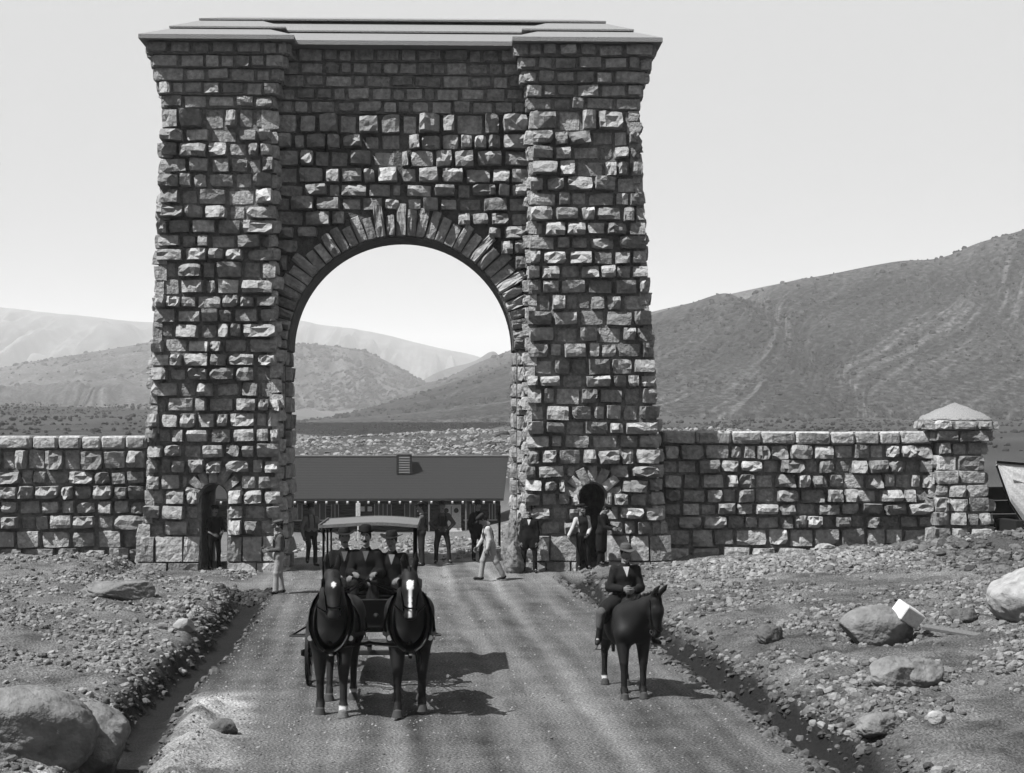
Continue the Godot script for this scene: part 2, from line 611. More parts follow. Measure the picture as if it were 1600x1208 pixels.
func grid_mesh(xs: int, zs: int, v: PackedVector3Array, c: PackedColorArray) -> ArrayMesh:
	var n := PackedVector3Array()
	n.resize(v.size())
	var ix := PackedInt32Array()
	for j in zs:
		for i in xs:
			var k := j * xs + i
			var dx := v[k + (1 if i < xs - 1 else 0)] - v[k - (1 if i > 0 else 0)]
			var dz := v[k + (xs if j < zs - 1 else 0)] - v[k - (xs if j > 0 else 0)]
			var nn := dz.cross(dx).normalized()
			n[k] = nn if nn.y > 0.0 else -nn
			if i < xs - 1 and j < zs - 1:
				ix.append_array(PackedInt32Array([k, k + 1, k + xs, k + 1, k + xs + 1, k + xs]))
	var a := []
	a.resize(Mesh.ARRAY_MAX)
	a[Mesh.ARRAY_VERTEX] = v
	a[Mesh.ARRAY_NORMAL] = n
	a[Mesh.ARRAY_COLOR] = c
	a[Mesh.ARRAY_INDEX] = ix
	var m := ArrayMesh.new()
	m.add_surface_from_arrays(Mesh.PRIMITIVE_TRIANGLES, a)
	return m

func make_ground() -> void:
	var xs := spread(-13.0, 19.0, 0.085, -4500.0, 4500.0)
	var zs := spread(-2.0, 32.0, 0.085, -6000.0, 300.0, 1.09)
	var v := PackedVector3Array()
	var c := PackedColorArray()
	for z in zs:
		for x in xs:
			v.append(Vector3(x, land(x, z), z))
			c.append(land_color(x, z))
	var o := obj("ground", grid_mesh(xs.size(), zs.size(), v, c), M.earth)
	tag(o, "stony dirt ground with the wagon road and a ditch along each side", "", "", "structure")

func ridge_at(r: Array, u: float) -> Vector3:
	var f := u * (r.size() - 1)
	var k := mini(int(f), r.size() - 2)
	var p0: Vector3 = r[maxi(k - 1, 0)]
	var p3: Vector3 = r[mini(k + 2, r.size() - 1)]
	var a: Vector3 = r[k]
	var b: Vector3 = r[k + 1]
	return a.cubic_interpolate(b, p0, p3, f - k)

func make_hill(called: String, label: String, r: Array, deep: float, base_y: float, rough: float, gully: float, tone: Array, nu := 160, nv := 70, slant := 0.0, bulge := 0.75, streak := 0.0, gp := 60.0) -> Node3D:
	var v := PackedVector3Array()
	var c := PackedColorArray()
	var sd := 40.0 * r.size() + deep
	for j in nv:
		var t := 1.5 * (1.0 - float(j) / (nv - 1))   # 0 foot, 1 ridge, 1.5 behind
		for i in nu:
			var u := float(i) / (nu - 1)
			var p := ridge_at(r, u)
			var span: float = absf((r[-1] as Vector3).x - (r[0] as Vector3).x)
			var y := 0.0
			var env := sin(clampf(t, 0.0, 1.0) * PI)
			if t <= 1.0:
				y = lerpf(base_y, p.y, pow(t, bulge) * lerpf(1.0, sm(0.0, 1.0, t), 0.35))
			else:
				y = lerpf(p.y, base_y, pow((t - 1.0) * 2.0, 1.4))
			var x := p.x
			var z := p.z + deep * (1.0 - t)
			var am := u * span + slant * t * deep
			var g := noise_a.get_noise_2d(am / gp * 20.0 + sd, t * deep / gp * 2.0)
			var f := noise_b.get_noise_2d(x / deep * 50.0 + sd, z / deep * 50.0)
			y += (p.y - base_y) * (env * gully * (absf(g) - 0.25) + rough * (0.15 + env) * f)
			if t > 1.2 or t < 0.01:
				y = minf(y, lerpf(y, base_y, 0.5))
			v.append(Vector3(x, y, z))
			var w := sm(0.05, 0.4, noise_b.get_noise_2d(am / gp * 46.0 + sd, t * deep / gp * 3.0)) * sm(-0.05, 0.3, noise_a.get_noise_2d(am / gp * 3.5 + sd, t * 14.0)) * streak
			w = maxf(w, streak * 0.45 * sm(0.8, 1.0, t))
			var f2 := noise_b.get_noise_2d(x / gp * 90.0 + sd, z / gp * 90.0)
			var q := lerpf(tone[0], tone[1], clampf(0.5 + 0.5 * f + 0.55 * g + 1.1 * f2, 0.0, 1.0))
			q = lerpf(q, tone[2], clampf(w, 0.0, 1.0))
			c.append(Color(q, q, q))
	var o := obj(called, grid_mesh(nu, nv, v, c), M.hill)
	tag(o, label, "", "", "structure")
	return o

func vs(a: Array) -> Array:
	var out := []
	for k in range(0, a.size(), 3):
		out.append(Vector3(a[k], a[k + 1], a[k + 2]))
	return out

# ------------------------------------------------------------------ stones
func make_stone_unit(rough: float, chip: float) -> ArrayMesh:
	# x, y in -0.5..0.5, back at z = -1, face near z = 1
	var st := flat()
	var nx := 4
	var ny := 3
	var p := []
	var tx := rng.randf_range(-1, 1) * rough * 0.55
	var ty := rng.randf_range(-1, 1) * rough * 0.45
	var taper := rng.randf_range(0.05, 0.2) if chip > 0.0 else 0.02
	var cuts := []
	for k in 3:
		var an := rng.randf() * TAU
		cuts.append([Vector2(cos(an), sin(an)), rng.randf_range(0.16, 0.46), rng.randf_range(0.3, 1.4) * rough])
	for j in ny + 1:
		for i in nx + 1:
			var u := float(i) / nx - 0.5
			var w := float(j) / ny - 0.5
			var edge := i == 0 or i == nx or j == 0 or j == ny
			var corner := (i == 0 or i == nx) and (j == 0 or j == ny)
			var z := 0.95 + tx * u * 2.0 + ty * w * 2.0 + rng.randf_range(-1, 1) * rough * 0.22
			for q in cuts:
				z -= maxf(0.0, Vector2(u, w).dot(q[0]) - q[1]) * q[2]
			if edge:
				z -= rng.randf_range(0.0, rough * 0.16)
				u *= 1.0 - taper - rng.randf_range(0.0, 0.03 + chip * 0.08)
				w *= 1.0 - taper * 0.8 - rng.randf_range(0.0, 0.03 + chip * 0.08)
			else:
				u += rng.randf_range(-0.05, 0.05)
				w += rng.randf_range(-0.06, 0.06)
			if corner:
				var q := rng.randf_range(0.0, chip * 0.16) if rng.randf() < 0.75 else rng.randf_range(0.0, chip * 0.4)
				u *= 1.0 - q
				w *= 1.0 - q
				z -= q * 1.2
			p.append(Vector3(u, w, maxf(z, 0.12)))
	var wide := nx + 1
	for j in ny:
		for i in nx:
			var k := j * wide + i
			if rng.randf() < 0.5:
				tri(st, p[k], p[k + 1], p[k + wide + 1], Vector3.BACK)
				tri(st, p[k], p[k + wide + 1], p[k + wide], Vector3.BACK)
			else:
				tri(st, p[k], p[k + 1], p[k + wide], Vector3.BACK)
				tri(st, p[k + 1], p[k + wide + 1], p[k + wide], Vector3.BACK)
	var rim := []
	for i in nx: rim.append(i)
	for j in ny: rim.append(j * wide + nx)
	for i in nx: rim.append(ny * wide + nx - i)
	for j in ny: rim.append((ny - j) * wide)
	for k in rim.size():
		var a: Vector3 = p[rim[k]]
		var b: Vector3 = p[rim[(k + 1) % rim.size()]]
		var a2 := Vector3(clampf(a.x * 1.2, -0.5, 0.5), clampf(a.y * 1.2, -0.5, 0.5), -1.0)
		var b2 := Vector3(clampf(b.x * 1.2, -0.5, 0.5), clampf(b.y * 1.2, -0.5, 0.5), -1.0)
		quad(st, a, b, b2, a2, Vector3((a.x + b.x), (a.y + b.y) * 1.0, 0.0))
	return st.commit()

func make_stone_units() -> void:
	for k in 24:
		stone_units.append(make_stone_unit(rng.randf_range(0.3, 0.85), rng.randf_range(0.05, 0.6)))
	for k in 8:
		block_units.append(make_stone_unit(rng.randf_range(0.25, 0.5), 0.0))

func place_stone(parent: Node3D, called: String, ctr: Vector3, u: Vector3, v: Vector3, n: Vector3, w: float, h: float, proj: float, block := false) -> void:
	var units := block_units if block else stone_units
	var m := units[rng.randi() % units.size()]
	var tone := clampi(int(rng.randfn(2.0, 1.1)), 0, 4)
	var flip := 1.0 if rng.randf() < 0.5 else -1.0
	var o := obj(called, m, M["stone%d" % tone], parent)
	var tw := rng.randf_range(-0.05, 0.05)
	var uu := (u * cos(tw) + v * sin(tw))
	var vv := (v * cos(tw) - u * sin(tw))
	o.transform = Transform3D(Basis(uu * w * flip, vv * h * flip, n * proj), ctr)

func widths(total: float, lo: float, hi: float) -> Array:
	var a := []
	var left := total
	while left > hi * 1.25:
		var w := rng.randf_range(lo, hi)
		if left - w < lo:
			w = left * 0.5
		a.append(w)
		left -= w
	if left > lo * 1.9 and rng.randf() < 0.5:
		var w := left * rng.randf_range(0.4, 0.6)
		a.append(w)
		left -= w
	a.append(left)
	return a

func lay_course(parent: Node3D, called: String, a: Vector3, u: Vector3, n: Vector3, len: float, h: float, lo: float, hi: float, p_lo: float, p_hi: float, block := false, gap := 0.025, skip = null) -> void:
	# one course that starts at a (lower left corner on the core's face) and runs along u
	var x := 0.0
	var proud := rng.randf() < 0.5
	for w in widths(len, lo, hi):
		var x0 := x
		var x1: float = x + w
		x = x1
		if skip != null:
			var r: Vector2 = skip.call(a.x + x0, a.x + x1)
			x0 = r.x - a.x
			x1 = r.y - a.x
			if x1 - x0 < 0.14:
				continue
		var pr := rng.randf_range(p_lo, p_hi)
		if not block and p_hi > 0.3:
			proud = rng.randf() < (0.72 if proud else 0.92)
			pr = lerpf(p_lo, p_hi, rng.randf_range(0.22, 1.0)) if proud else rng.randf_range(0.015, 0.075)
		var hh := h - gap + (rng.randf_range(-0.05, 0.03) if not block else 0.0)
		var lift := rng.randf_range(-0.02, 0.02) if not block else 0.0
		place_stone(parent, called, a + u * (x0 + x1) * 0.5 + Vector3.UP * (h * 0.5 + lift), u, Vector3.UP, n, x1 - x0 - gap, hh, pr, block)

func courses(y0: float, y1: float, lo: float, hi: float) -> Array:
	var a := []
	var y := y0
	while y < y1 - lo * 0.5:
		var h := minf(rng.randf_range(lo, hi), y1 - y)
		if y1 - y - h < lo * 0.7:
			h = y1 - y
		a.append([y, h])
		y += h
	return a

func disc_cut(x0: float, x1: float, cx: float, half: float) -> Vector2:
	# what is left of x0..x1 beside cx - half .. cx + half
	if x1 <= cx - half or x0 >= cx + half:
		return Vector2(x0, x1)
	if (x0 + x1) * 0.5 < cx:
		return Vector2(x0, minf(x1, cx - half))
	return Vector2(maxf(x0, cx + half), x1)

func tower_side(side: float, y: float, outer: bool) -> float:
	if side < 0.0:
		return lerpf(-7.28, -6.74, (y - 1.0) / 12.0) if outer else lerpf(-3.39, -3.69, (y - 1.0) / 12.0)
	return lerpf(7.36, 6.61, (y - 1.0) / 12.0) if outer else lerpf(3.38, 3.58, (y - 1.0) / 12.0)

func make_tower(arch: Node3D, side: float, door_x: float) -> void:
	var st := flat()
	var ins := 0.13
	var xo := func(y: float) -> float: return tower_side(side, y, true) - side * ins
	var xi := func(y: float) -> float: return tower_side(side, y, false) + side * 0.07
	var dr := 0.36
	var spring := 2.08
	var poly := PackedVector2Array()
	var lo: float = minf(xo.call(-0.6), xi.call(-0.6))
	var hi: float = maxf(xo.call(-0.6), xi.call(-0.6))
	var lo2: float = minf(xo.call(12.97), xi.call(12.97))
	var hi2: float = maxf(xo.call(12.97), xi.call(12.97))
	poly.append_array(PackedVector2Array([Vector2(lo, -0.6), Vector2(door_x - dr, -0.6)]))
	for k in 13:
		var an := PI - PI * k / 12.0
		poly.append(Vector2(door_x + dr * cos(an), spring + dr * sin(an)))
	poly.append_array(PackedVector2Array([Vector2(door_x + dr, -0.6), Vector2(hi, -0.6), Vector2(hi2, 12.97), Vector2(lo2, 12.97)]))
	extrude(st, poly, -0.1, -0.012, -3.1)
	if side > 0.0:   # the right doorway is closed by a dark door at the back
		bx(st, at(door_x, 1.0, -2.96), Vector3(dr * 2.0 + 0.1, 3.4, 0.12))
	var core := part("tower", st, M.mortar, arch)
	# courses of rock-faced stone
	var ring := 0.84
	for cs in courses(1.0, 12.97, 0.37, 0.47):
		var y: float = cs[0]
		var h: float = cs[1]
		var ym := y + h * 0.5
		var xa := minf(tower_side(side, ym, true), tower_side(side, ym, false))
		var xb := maxf(tower_side(side, ym, true), tower_side(side, ym, false))
		xa -= rng.randf_range(-0.02, 0.05)
		xb += rng.randf_range(-0.02, 0.05)
		var skip = null
		if ym < spring:
			skip = func(a: float, b: float) -> Vector2: return disc_cut(a, b, door_x, dr + 0.02)
		elif ym < spring + ring:
			var half := sqrt(ring * ring - pow(ym - spring, 2.0))
			skip = func(a: float, b: float) -> Vector2: return disc_cut(a, b, door_x, half)
		lay_course(core, "stone", Vector3(xa, y, -0.1 - 0.012 * ym), Vector3.RIGHT, Vector3.BACK, xb - xa, h, 0.33, 0.82, 0.06, 0.56, false, 0.045, skip)
	# ring stones over the small doorway
	var nr := 7
	for k in nr:
		var an := PI * (k + 0.5) / nr
		var rad := Vector3(cos(an), sin(an), 0)
		var l := rng.randf_range(0.4, 0.52)
		place_stone(core, "door_voussoir", Vector3(door_x, spring, -0.12) + rad * (dr + l * 0.5 + 0.02), Vector3(sin(an), -cos(an), 0), rad, Vector3.BACK, (dr + l * 0.5) * PI / nr * 1.05, l, rng.randf_range(0.14, 0.3))
	# plinth: two courses of big blocks that stand proud
	var px0 := minf(tower_side(side, 1.0, true), tower_side(side, 1.0, false)) - (0.17 if side < 0.0 else 0.05)
	var px1 := maxf(tower_side(side, 1.0, true), tower_side(side, 1.0, false)) + (0.05 if side < 0.0 else 0.17)
	for cs in [[-0.35, 0.62, 0.26], [0.27, 0.73, 0.2]]:
		var skip := func(a: float, b: float) -> Vector2: return disc_cut(a, b, door_x, dr + 0.02)
		lay_course(core, "plinth_stone", Vector3(px0, cs[0], -0.1), Vector3.RIGHT, Vector3.BACK, px1 - px0, cs[1], 0.5, 0.95, cs[2], cs[2] + 0.07, true, 0.03, skip)
	# stones of the side faces, too slanted to be told apart from the front
	for outer in [true, false]:
		var nn: float = side if outer else -side
		var group := flat()
		for cs in courses(-0.3, 12.97, 0.37, 0.47):
			var y: float = cs[0]
			var xf: float = tower_side(side, y + cs[1] * 0.5, outer) - nn * (0.13 if outer else 0.07)
			if y < 1.0 and outer:
				xf += nn * 0.1
			var z := 0.02 - 0.012 * y
			var back := -3.1 if outer or y > 9.6 else -0.75
			for w in widths(z - back, 0.4, 0.85):
				var unit: ArrayMesh = stone_units[rng.randi() % stone_units.size()]
				group.append_from(unit, 0, Transform3D(Basis(Vector3(0, 0, -nn) * (w - 0.02), Vector3.UP * (cs[1] - 0.02), Vector3(nn, 0, 0) * rng.randf_range(0.08, 0.24)), Vector3(xf, y + cs[1] * 0.5, z - w * 0.5)))
				z -= w
		tag(obj("side_stones", group.commit(), M["stone%d" % (2 if outer else 3)], core), "", "", "", "stuff")
	# corbelled head: five courses, each further out
	for k in 5:
		var e := 0.1 * (k + 1)
		var y := 12.97 + 0.362 * k
		var a := lo2 - e
		var b := hi2 + e
		var z := -0.26 + e * 0.85
		var cb := flat()
		bx(cb, Transform3D(Basis(), Vector3((a + b) * 0.5, y + 0.181, (z - 3.1 - e) * 0.5)), Vector3(b - a, 0.36, z + 3.1 + e), 0.03)
		var cc := part("corbel", cb, M.mortar, arch)
		lay_course(cc, "corbel_stone", Vector3(a - 0.04, y, z), Vector3.RIGHT, Vector3.BACK, b - a + 0.08, 0.362, 0.32, 0.85, 0.03, 0.19, false, 0.045)
		var ends := flat()
		for nn in [-1.0, 1.0]:
			var zz := z + 0.04
			for w in widths(z + 3.1, 0.45, 0.9):
				ends.append_from(stone_units[rng.randi() % stone_units.size()], 0, Transform3D(Basis(Vector3(0, 0, -nn) * (w - 0.02), Vector3.UP * 0.34, Vector3(nn, 0, 0) * rng.randf_range(0.05, 0.13)), Vector3(a if nn < 0.0 else b, y + 0.181, zz - w * 0.5)))
				zz -= w
		tag(obj("corbel_side_stones", ends.commit(), M.stone2, cc), "", "", "", "stuff")

func cap_tier(arch: Node3D, x0: float, x1: float, z0: float, z1: float, y: float, lip: float, inset: float, rise: float) -> void:
	var st := flat()
	var b := [Vector3(x0, y, z0), Vector3(x1, y, z0), Vector3(x1, y, z1), Vector3(x0, y, z1)]
	var m := []
	for p in b: m.append(p + Vector3.UP * lip)
	var i2 := inset
	var t := [Vector3(x0 + i2, y + rise, z0 - i2), Vector3(x1 - i2, y + rise, z0 - i2), Vector3(x1 - i2, y + rise, z1 + i2), Vector3(x0 + i2, y + rise, z1 + i2)]
	var ctr: Vector3 = (b[0] + b[2]) * 0.5
	quad(st, b[0], b[1], b[2], b[3], Vector3.DOWN)
	quad(st, t[0], t[1], t[2], t[3], Vector3.UP)
	for k in 4:
		var j := (k + 1) % 4
		quad(st, b[k], b[j], m[j], m[k], (b[k] + b[j]) * 0.5 - ctr)
		quad(st, m[k], m[j], t[j], t[k], Vector3.UP * 2.0 + (b[k] + b[j]) * 0.5 - ctr)
	part("cap_slab", st, M.concrete, arch)

func make_arch() -> void:
	var arch := thing("stone_archway", "monumental archway of dark rough stone with two towers and a concrete cap", "archway")
	make_tower(arch, -1.0, -5.3)
	make_tower(arch, 1.0, 5.31)
	# the wall between the towers, with the great arched opening
	var cx := -0.1
	var r := 3.2
	var sp := 6.25
	var st := flat()
	var poly := PackedVector2Array([Vector2(-3.62, -0.6), Vector2(cx - r - 0.09, -0.6), Vector2(cx - r - 0.09, sp - 0.03), Vector2(cx - r, sp)])
	for k in range(1, 48):
		var an := PI - PI * k / 48.0
		poly.append(Vector2(cx + r * cos(an), sp + r * sin(an)))
	poly.append_array(PackedVector2Array([Vector2(cx + r, sp), Vector2(cx + r + 0.09, sp - 0.03), Vector2(cx + r + 0.09, -0.6), Vector2(3.5, -0.6), Vector2(3.62, 12.97), Vector2(-3.75, 12.97)]))
	extrude(st, poly, -0.97, 0.0, -2.95)
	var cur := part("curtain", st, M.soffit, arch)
	var nv := 37
	for k in nv:
		var an := PI * (k + 0.5) / nv
		var rad := Vector3(cos(an), sin(an), 0)
		var l := rng.randf_range(0.6, 0.98)
		place_stone(cur, "voussoir", Vector3(cx, sp, -0.99) + rad * (r + l * 0.5 + 0.015), Vector3(sin(an), -cos(an), 0), rad, Vector3.BACK, (r + l * 0.5) * PI / nv * rng.randf_range(0.9, 1.02), l, rng.randf_range(0.1, 0.36))
	var ring := r + 0.86
	for cs in courses(0.0, 12.97, 0.38, 0.5):
		var y: float = cs[0]
		var h: float = cs[1]
		var ym := y + h * 0.5
		var xa := tower_side(-1.0, ym, false) - 0.03
		var xb := tower_side(1.0, ym, false) + 0.03
		var half := r + 0.1
		if ym > sp:
			half = sqrt(maxf(ring * ring - pow(ym - sp, 2.0), 0.0))
		var skip := func(a: float, b: float) -> Vector2: return disc_cut(a, b, cx, half)
		if ym < sp + 0.5:
			for e in [[xa, cx - half], [cx + half, xb]]:
				if e[1] - e[0] > 0.1:
					place_stone(cur, "curtain_stone", Vector3((e[0] + e[1]) * 0.5, ym, -0.97), Vector3.RIGHT, Vector3.UP, Vector3.BACK, e[1] - e[0], h - 0.02, rng.randf_range(0.1, 0.2))
		else:
			lay_course(cur, "curtain_stone", Vector3(xa, y, -0.97), Vector3.RIGHT, Vector3.BACK, xb - xa, h, 0.33, 0.82, 0.06, 0.56, false, 0.045, skip)
	# stones of the two jambs below the springing
	for sg in [-1.0, 1.0]:
		for cs in courses(-0.1, sp - 0.05, 0.4, 0.5):
			var z := -0.95
			for w in widths(2.0, 0.5, 0.85):
				place_stone(cur, "jamb_stone", Vector3(cx + sg * (r + 0.09), cs[0] + cs[1] * 0.5, z - w * 0.5), Vector3(0, 0, sg), Vector3.UP, Vector3(-sg, 0, 0), w - 0.02, cs[1] - 0.02, rng.randf_range(0.07, 0.17))
				z -= w
	for k in 5:
		var e := 0.055 * (k + 1)
		var y := 12.973 + 0.358 * k
		var cb := flat()
		bx(cb, Transform3D(Basis(), Vector3(-0.06, y + 0.178, -1.96)), Vector3(7.9, 0.352, 1.98 + 2.0 * e))
		var cc := part("corbel", cb, M.mortar, arch)
		lay_course(cc, "corbel_stone", Vector3(-3.66 + e, y, -0.97 + e), Vector3.RIGHT, Vector3.BACK, 7.2 - 2.0 * e, 0.358, 0.32, 0.85, 0.03, 0.18, false, 0.045)
	for k in 3:
		var y: float = [14.775, 15.235, 15.625][k]
		var i := 0.73 * k
		var rise: float = [0.42, 0.36, 0.22][k]
		if k == 2:
			cap_tier(arch, -7.3 + i, 7.22 - i, 0.52 - i, -3.72 + i, y, 0.045, 0.62, rise)
			continue
		cap_tier(arch, -7.3 + i, -3.02 - i * 0.4, 0.52 - i, -3.72 + i, y, 0.12 if k == 0 else 0.045, 0.72, rise)
		cap_tier(arch, 3.03 + i * 0.4, 7.22 - i, 0.52 - i, -3.72 + i, y - 0.004, 0.12 if k == 0 else 0.045, 0.72, rise)
		cap_tier(arch, -5.4, 5.4, -0.05 - 0.5 * k, -3.4 + 0.5 * k, y - 0.02, 0.12 if k == 0 else 0.045, 0.5, rise)

func make_wall(label: String, x0: float, x1: float, top: float, foot: float) -> void:
	var w := thing("stone_wall", label, "wall", Vector3(0, 0, 0))
	var st := flat()
	bx(st, Transform3D(Basis(), Vector3((x0 + x1) * 0.5, (top + foot - 0.6) * 0.5, -1.75)), Vector3(x1 - x0, top - foot + 0.6, 1.0))
	var core := part("wall_core", st, M.mortar, w)
	lay_course(core, "base_stone", Vector3(x0, foot - 0.25, -1.25), Vector3.RIGHT, Vector3.BACK, x1 - x0, 0.42, 0.5, 1.0, 0.16, 0.26)
	lay_course(core, "base_stone", Vector3(x0, foot + 0.17, -1.25), Vector3.RIGHT, Vector3.BACK, x1 - x0, 0.52, 0.5, 1.0, 0.14, 0.24)
	for cs in courses(foot + 0.69, top - 0.36, 0.36, 0.44):
		lay_course(core, "stone", Vector3(x0, cs[0], -1.25), Vector3.RIGHT, Vector3.BACK, x1 - x0, cs[1], 0.33, 0.75, 0.06, 0.55, false, 0.035)
	var x := x0
	for q in widths(x1 - x0, 0.55, 1.05):
		var cp := flat()
		bx(cp, Transform3D(Basis(Vector3.UP, rng.randf_range(-0.02, 0.02)), Vector3(x + q * 0.5, top - 0.17 + rng.randf_range(-0.015, 0.015), -1.72)), Vector3(q - 0.03, 0.36, 1.26 + rng.randf_range(0.0, 0.08)), 0.05)
		var o := part("coping_stone", cp, M["stone%d" % rng.randi_range(2, 4)], core)
		place_stone(core, "coping_face", Vector3(x + q * 0.5, top - 0.18, -1.12), Vector3.RIGHT, Vector3.UP, Vector3.BACK, q - 0.05, 0.31, rng.randf_range(0.08, 0.16))
		x += q

func make_pillar() -> void:
	var p := thing("gate_pillar", "squat stone pillar with a low peaked capstone at the end of the right wall", "pillar", Vector3(16.0, 0.0, -1.55))
	var st := flat()
	var lo := 0.2
	var b := 0.9
	var t := 0.57
	quad(st, Vector3(-b, lo, b), Vector3(b, lo, b), Vector3(t, 3.62, t), Vector3(-t, 3.62, t), Vector3.BACK)
	quad(st, Vector3(-b, lo, -b), Vector3(b, lo, -b), Vector3(t, 3.62, -t), Vector3(-t, 3.62, -t), Vector3.FORWARD)
	quad(st, Vector3(-b, lo, b), Vector3(-b, lo, -b), Vector3(-t, 3.62, -t), Vector3(-t, 3.62, t), Vector3.LEFT)
	quad(st, Vector3(b, lo, b), Vector3(b, lo, -b), Vector3(t, 3.62, -t), Vector3(t, 3.62, t), Vector3.RIGHT)
	var core := part("pillar_shaft", st, M.mortar, p)
	var all := courses(1.2, 3.62, 0.36, 0.44)
	all.insert(0, [0.5, 0.7])
	for cs in all:
		var y: float = cs[0]
		var f := lerpf(b, t, (y + cs[1] * 0.5 - lo) / (3.62 - lo))
		for q in [[Vector3(-f - 0.06, y, f), Vector3.RIGHT, Vector3.BACK], [Vector3(-f, y, -f), Vector3.BACK, Vector3.LEFT], [Vector3(f, y, f), Vector3.FORWARD, Vector3.RIGHT]]:
			var front: bool = q[2] == Vector3.BACK
			lay_course(core, "stone" if front else "side_stone", q[0], q[1], q[2], f * 2.0 + (0.12 if front else 0.0), cs[1], 0.35, 0.75, 0.08 if y > 1.0 else 0.16, 0.24)
	var head := flat()
	bx(head, at(0, 3.79, 0), Vector3(1.5, 0.34, 1.5), 0.04)
	bx(head, at(0, 4.08, 0), Vector3(1.75, 0.3, 1.75), 0.04)
	var hd := part("pillar_head", head, M.mortar, p)
	for cs in [[3.62, 0.34, 0.75], [3.95, 0.3, 0.875]]:
		for q in [[Vector3(-cs[2], cs[0], cs[2]), Vector3.RIGHT, Vector3.BACK], [Vector3(-cs[2], cs[0], -cs[2]), Vector3.BACK, Vector3.LEFT], [Vector3(cs[2], cs[0], cs[2]), Vector3.FORWARD, Vector3.RIGHT]]:
			lay_course(hd, "stone", q[0], q[1], q[2], cs[2] * 2.0, cs[1], 0.35, 0.7, 0.08, 0.24)
	var cap := Soup.new()
	var n := 24
	for q in n + 1:
		for r in n + 1:
			var u := 2.0 * q / n - 1.0
			var w := 2.0 * r / n - 1.0
			var m := maxf(absf(u), absf(w))
			var lump := 0.05 * noise_b.get_noise_2d(u * 60.0, w * 60.0)
			cap.v.append(Vector3(u * (0.86 + lump * 0.5), 4.3 + 0.46 * pow(1.0 - m, 0.9) + lump * 0.4 - (0.06 if m > 0.99 else 0.0), w * (0.86 + lump * 0.5)))
			cap.n.append(Vector3(u * 0.5, 1.0, w * 0.5).normalized())
			cap.c.append(Color.WHITE)
	for q in n:
		for r in n:
			var k := q * (n + 1) + r
			cap.i.append_array(PackedInt32Array([k, k + 1, k + n + 1, k + 1, k + n + 2, k + n + 1]))
	obj("cap_stone", cap.mesh(), M.concrete, p)
	var und := flat()
	bx(und, at(0, 4.24, 0), Vector3(1.7, 0.09, 1.7), 0.02)
	part("cap_bed", und, M.mortar, p)

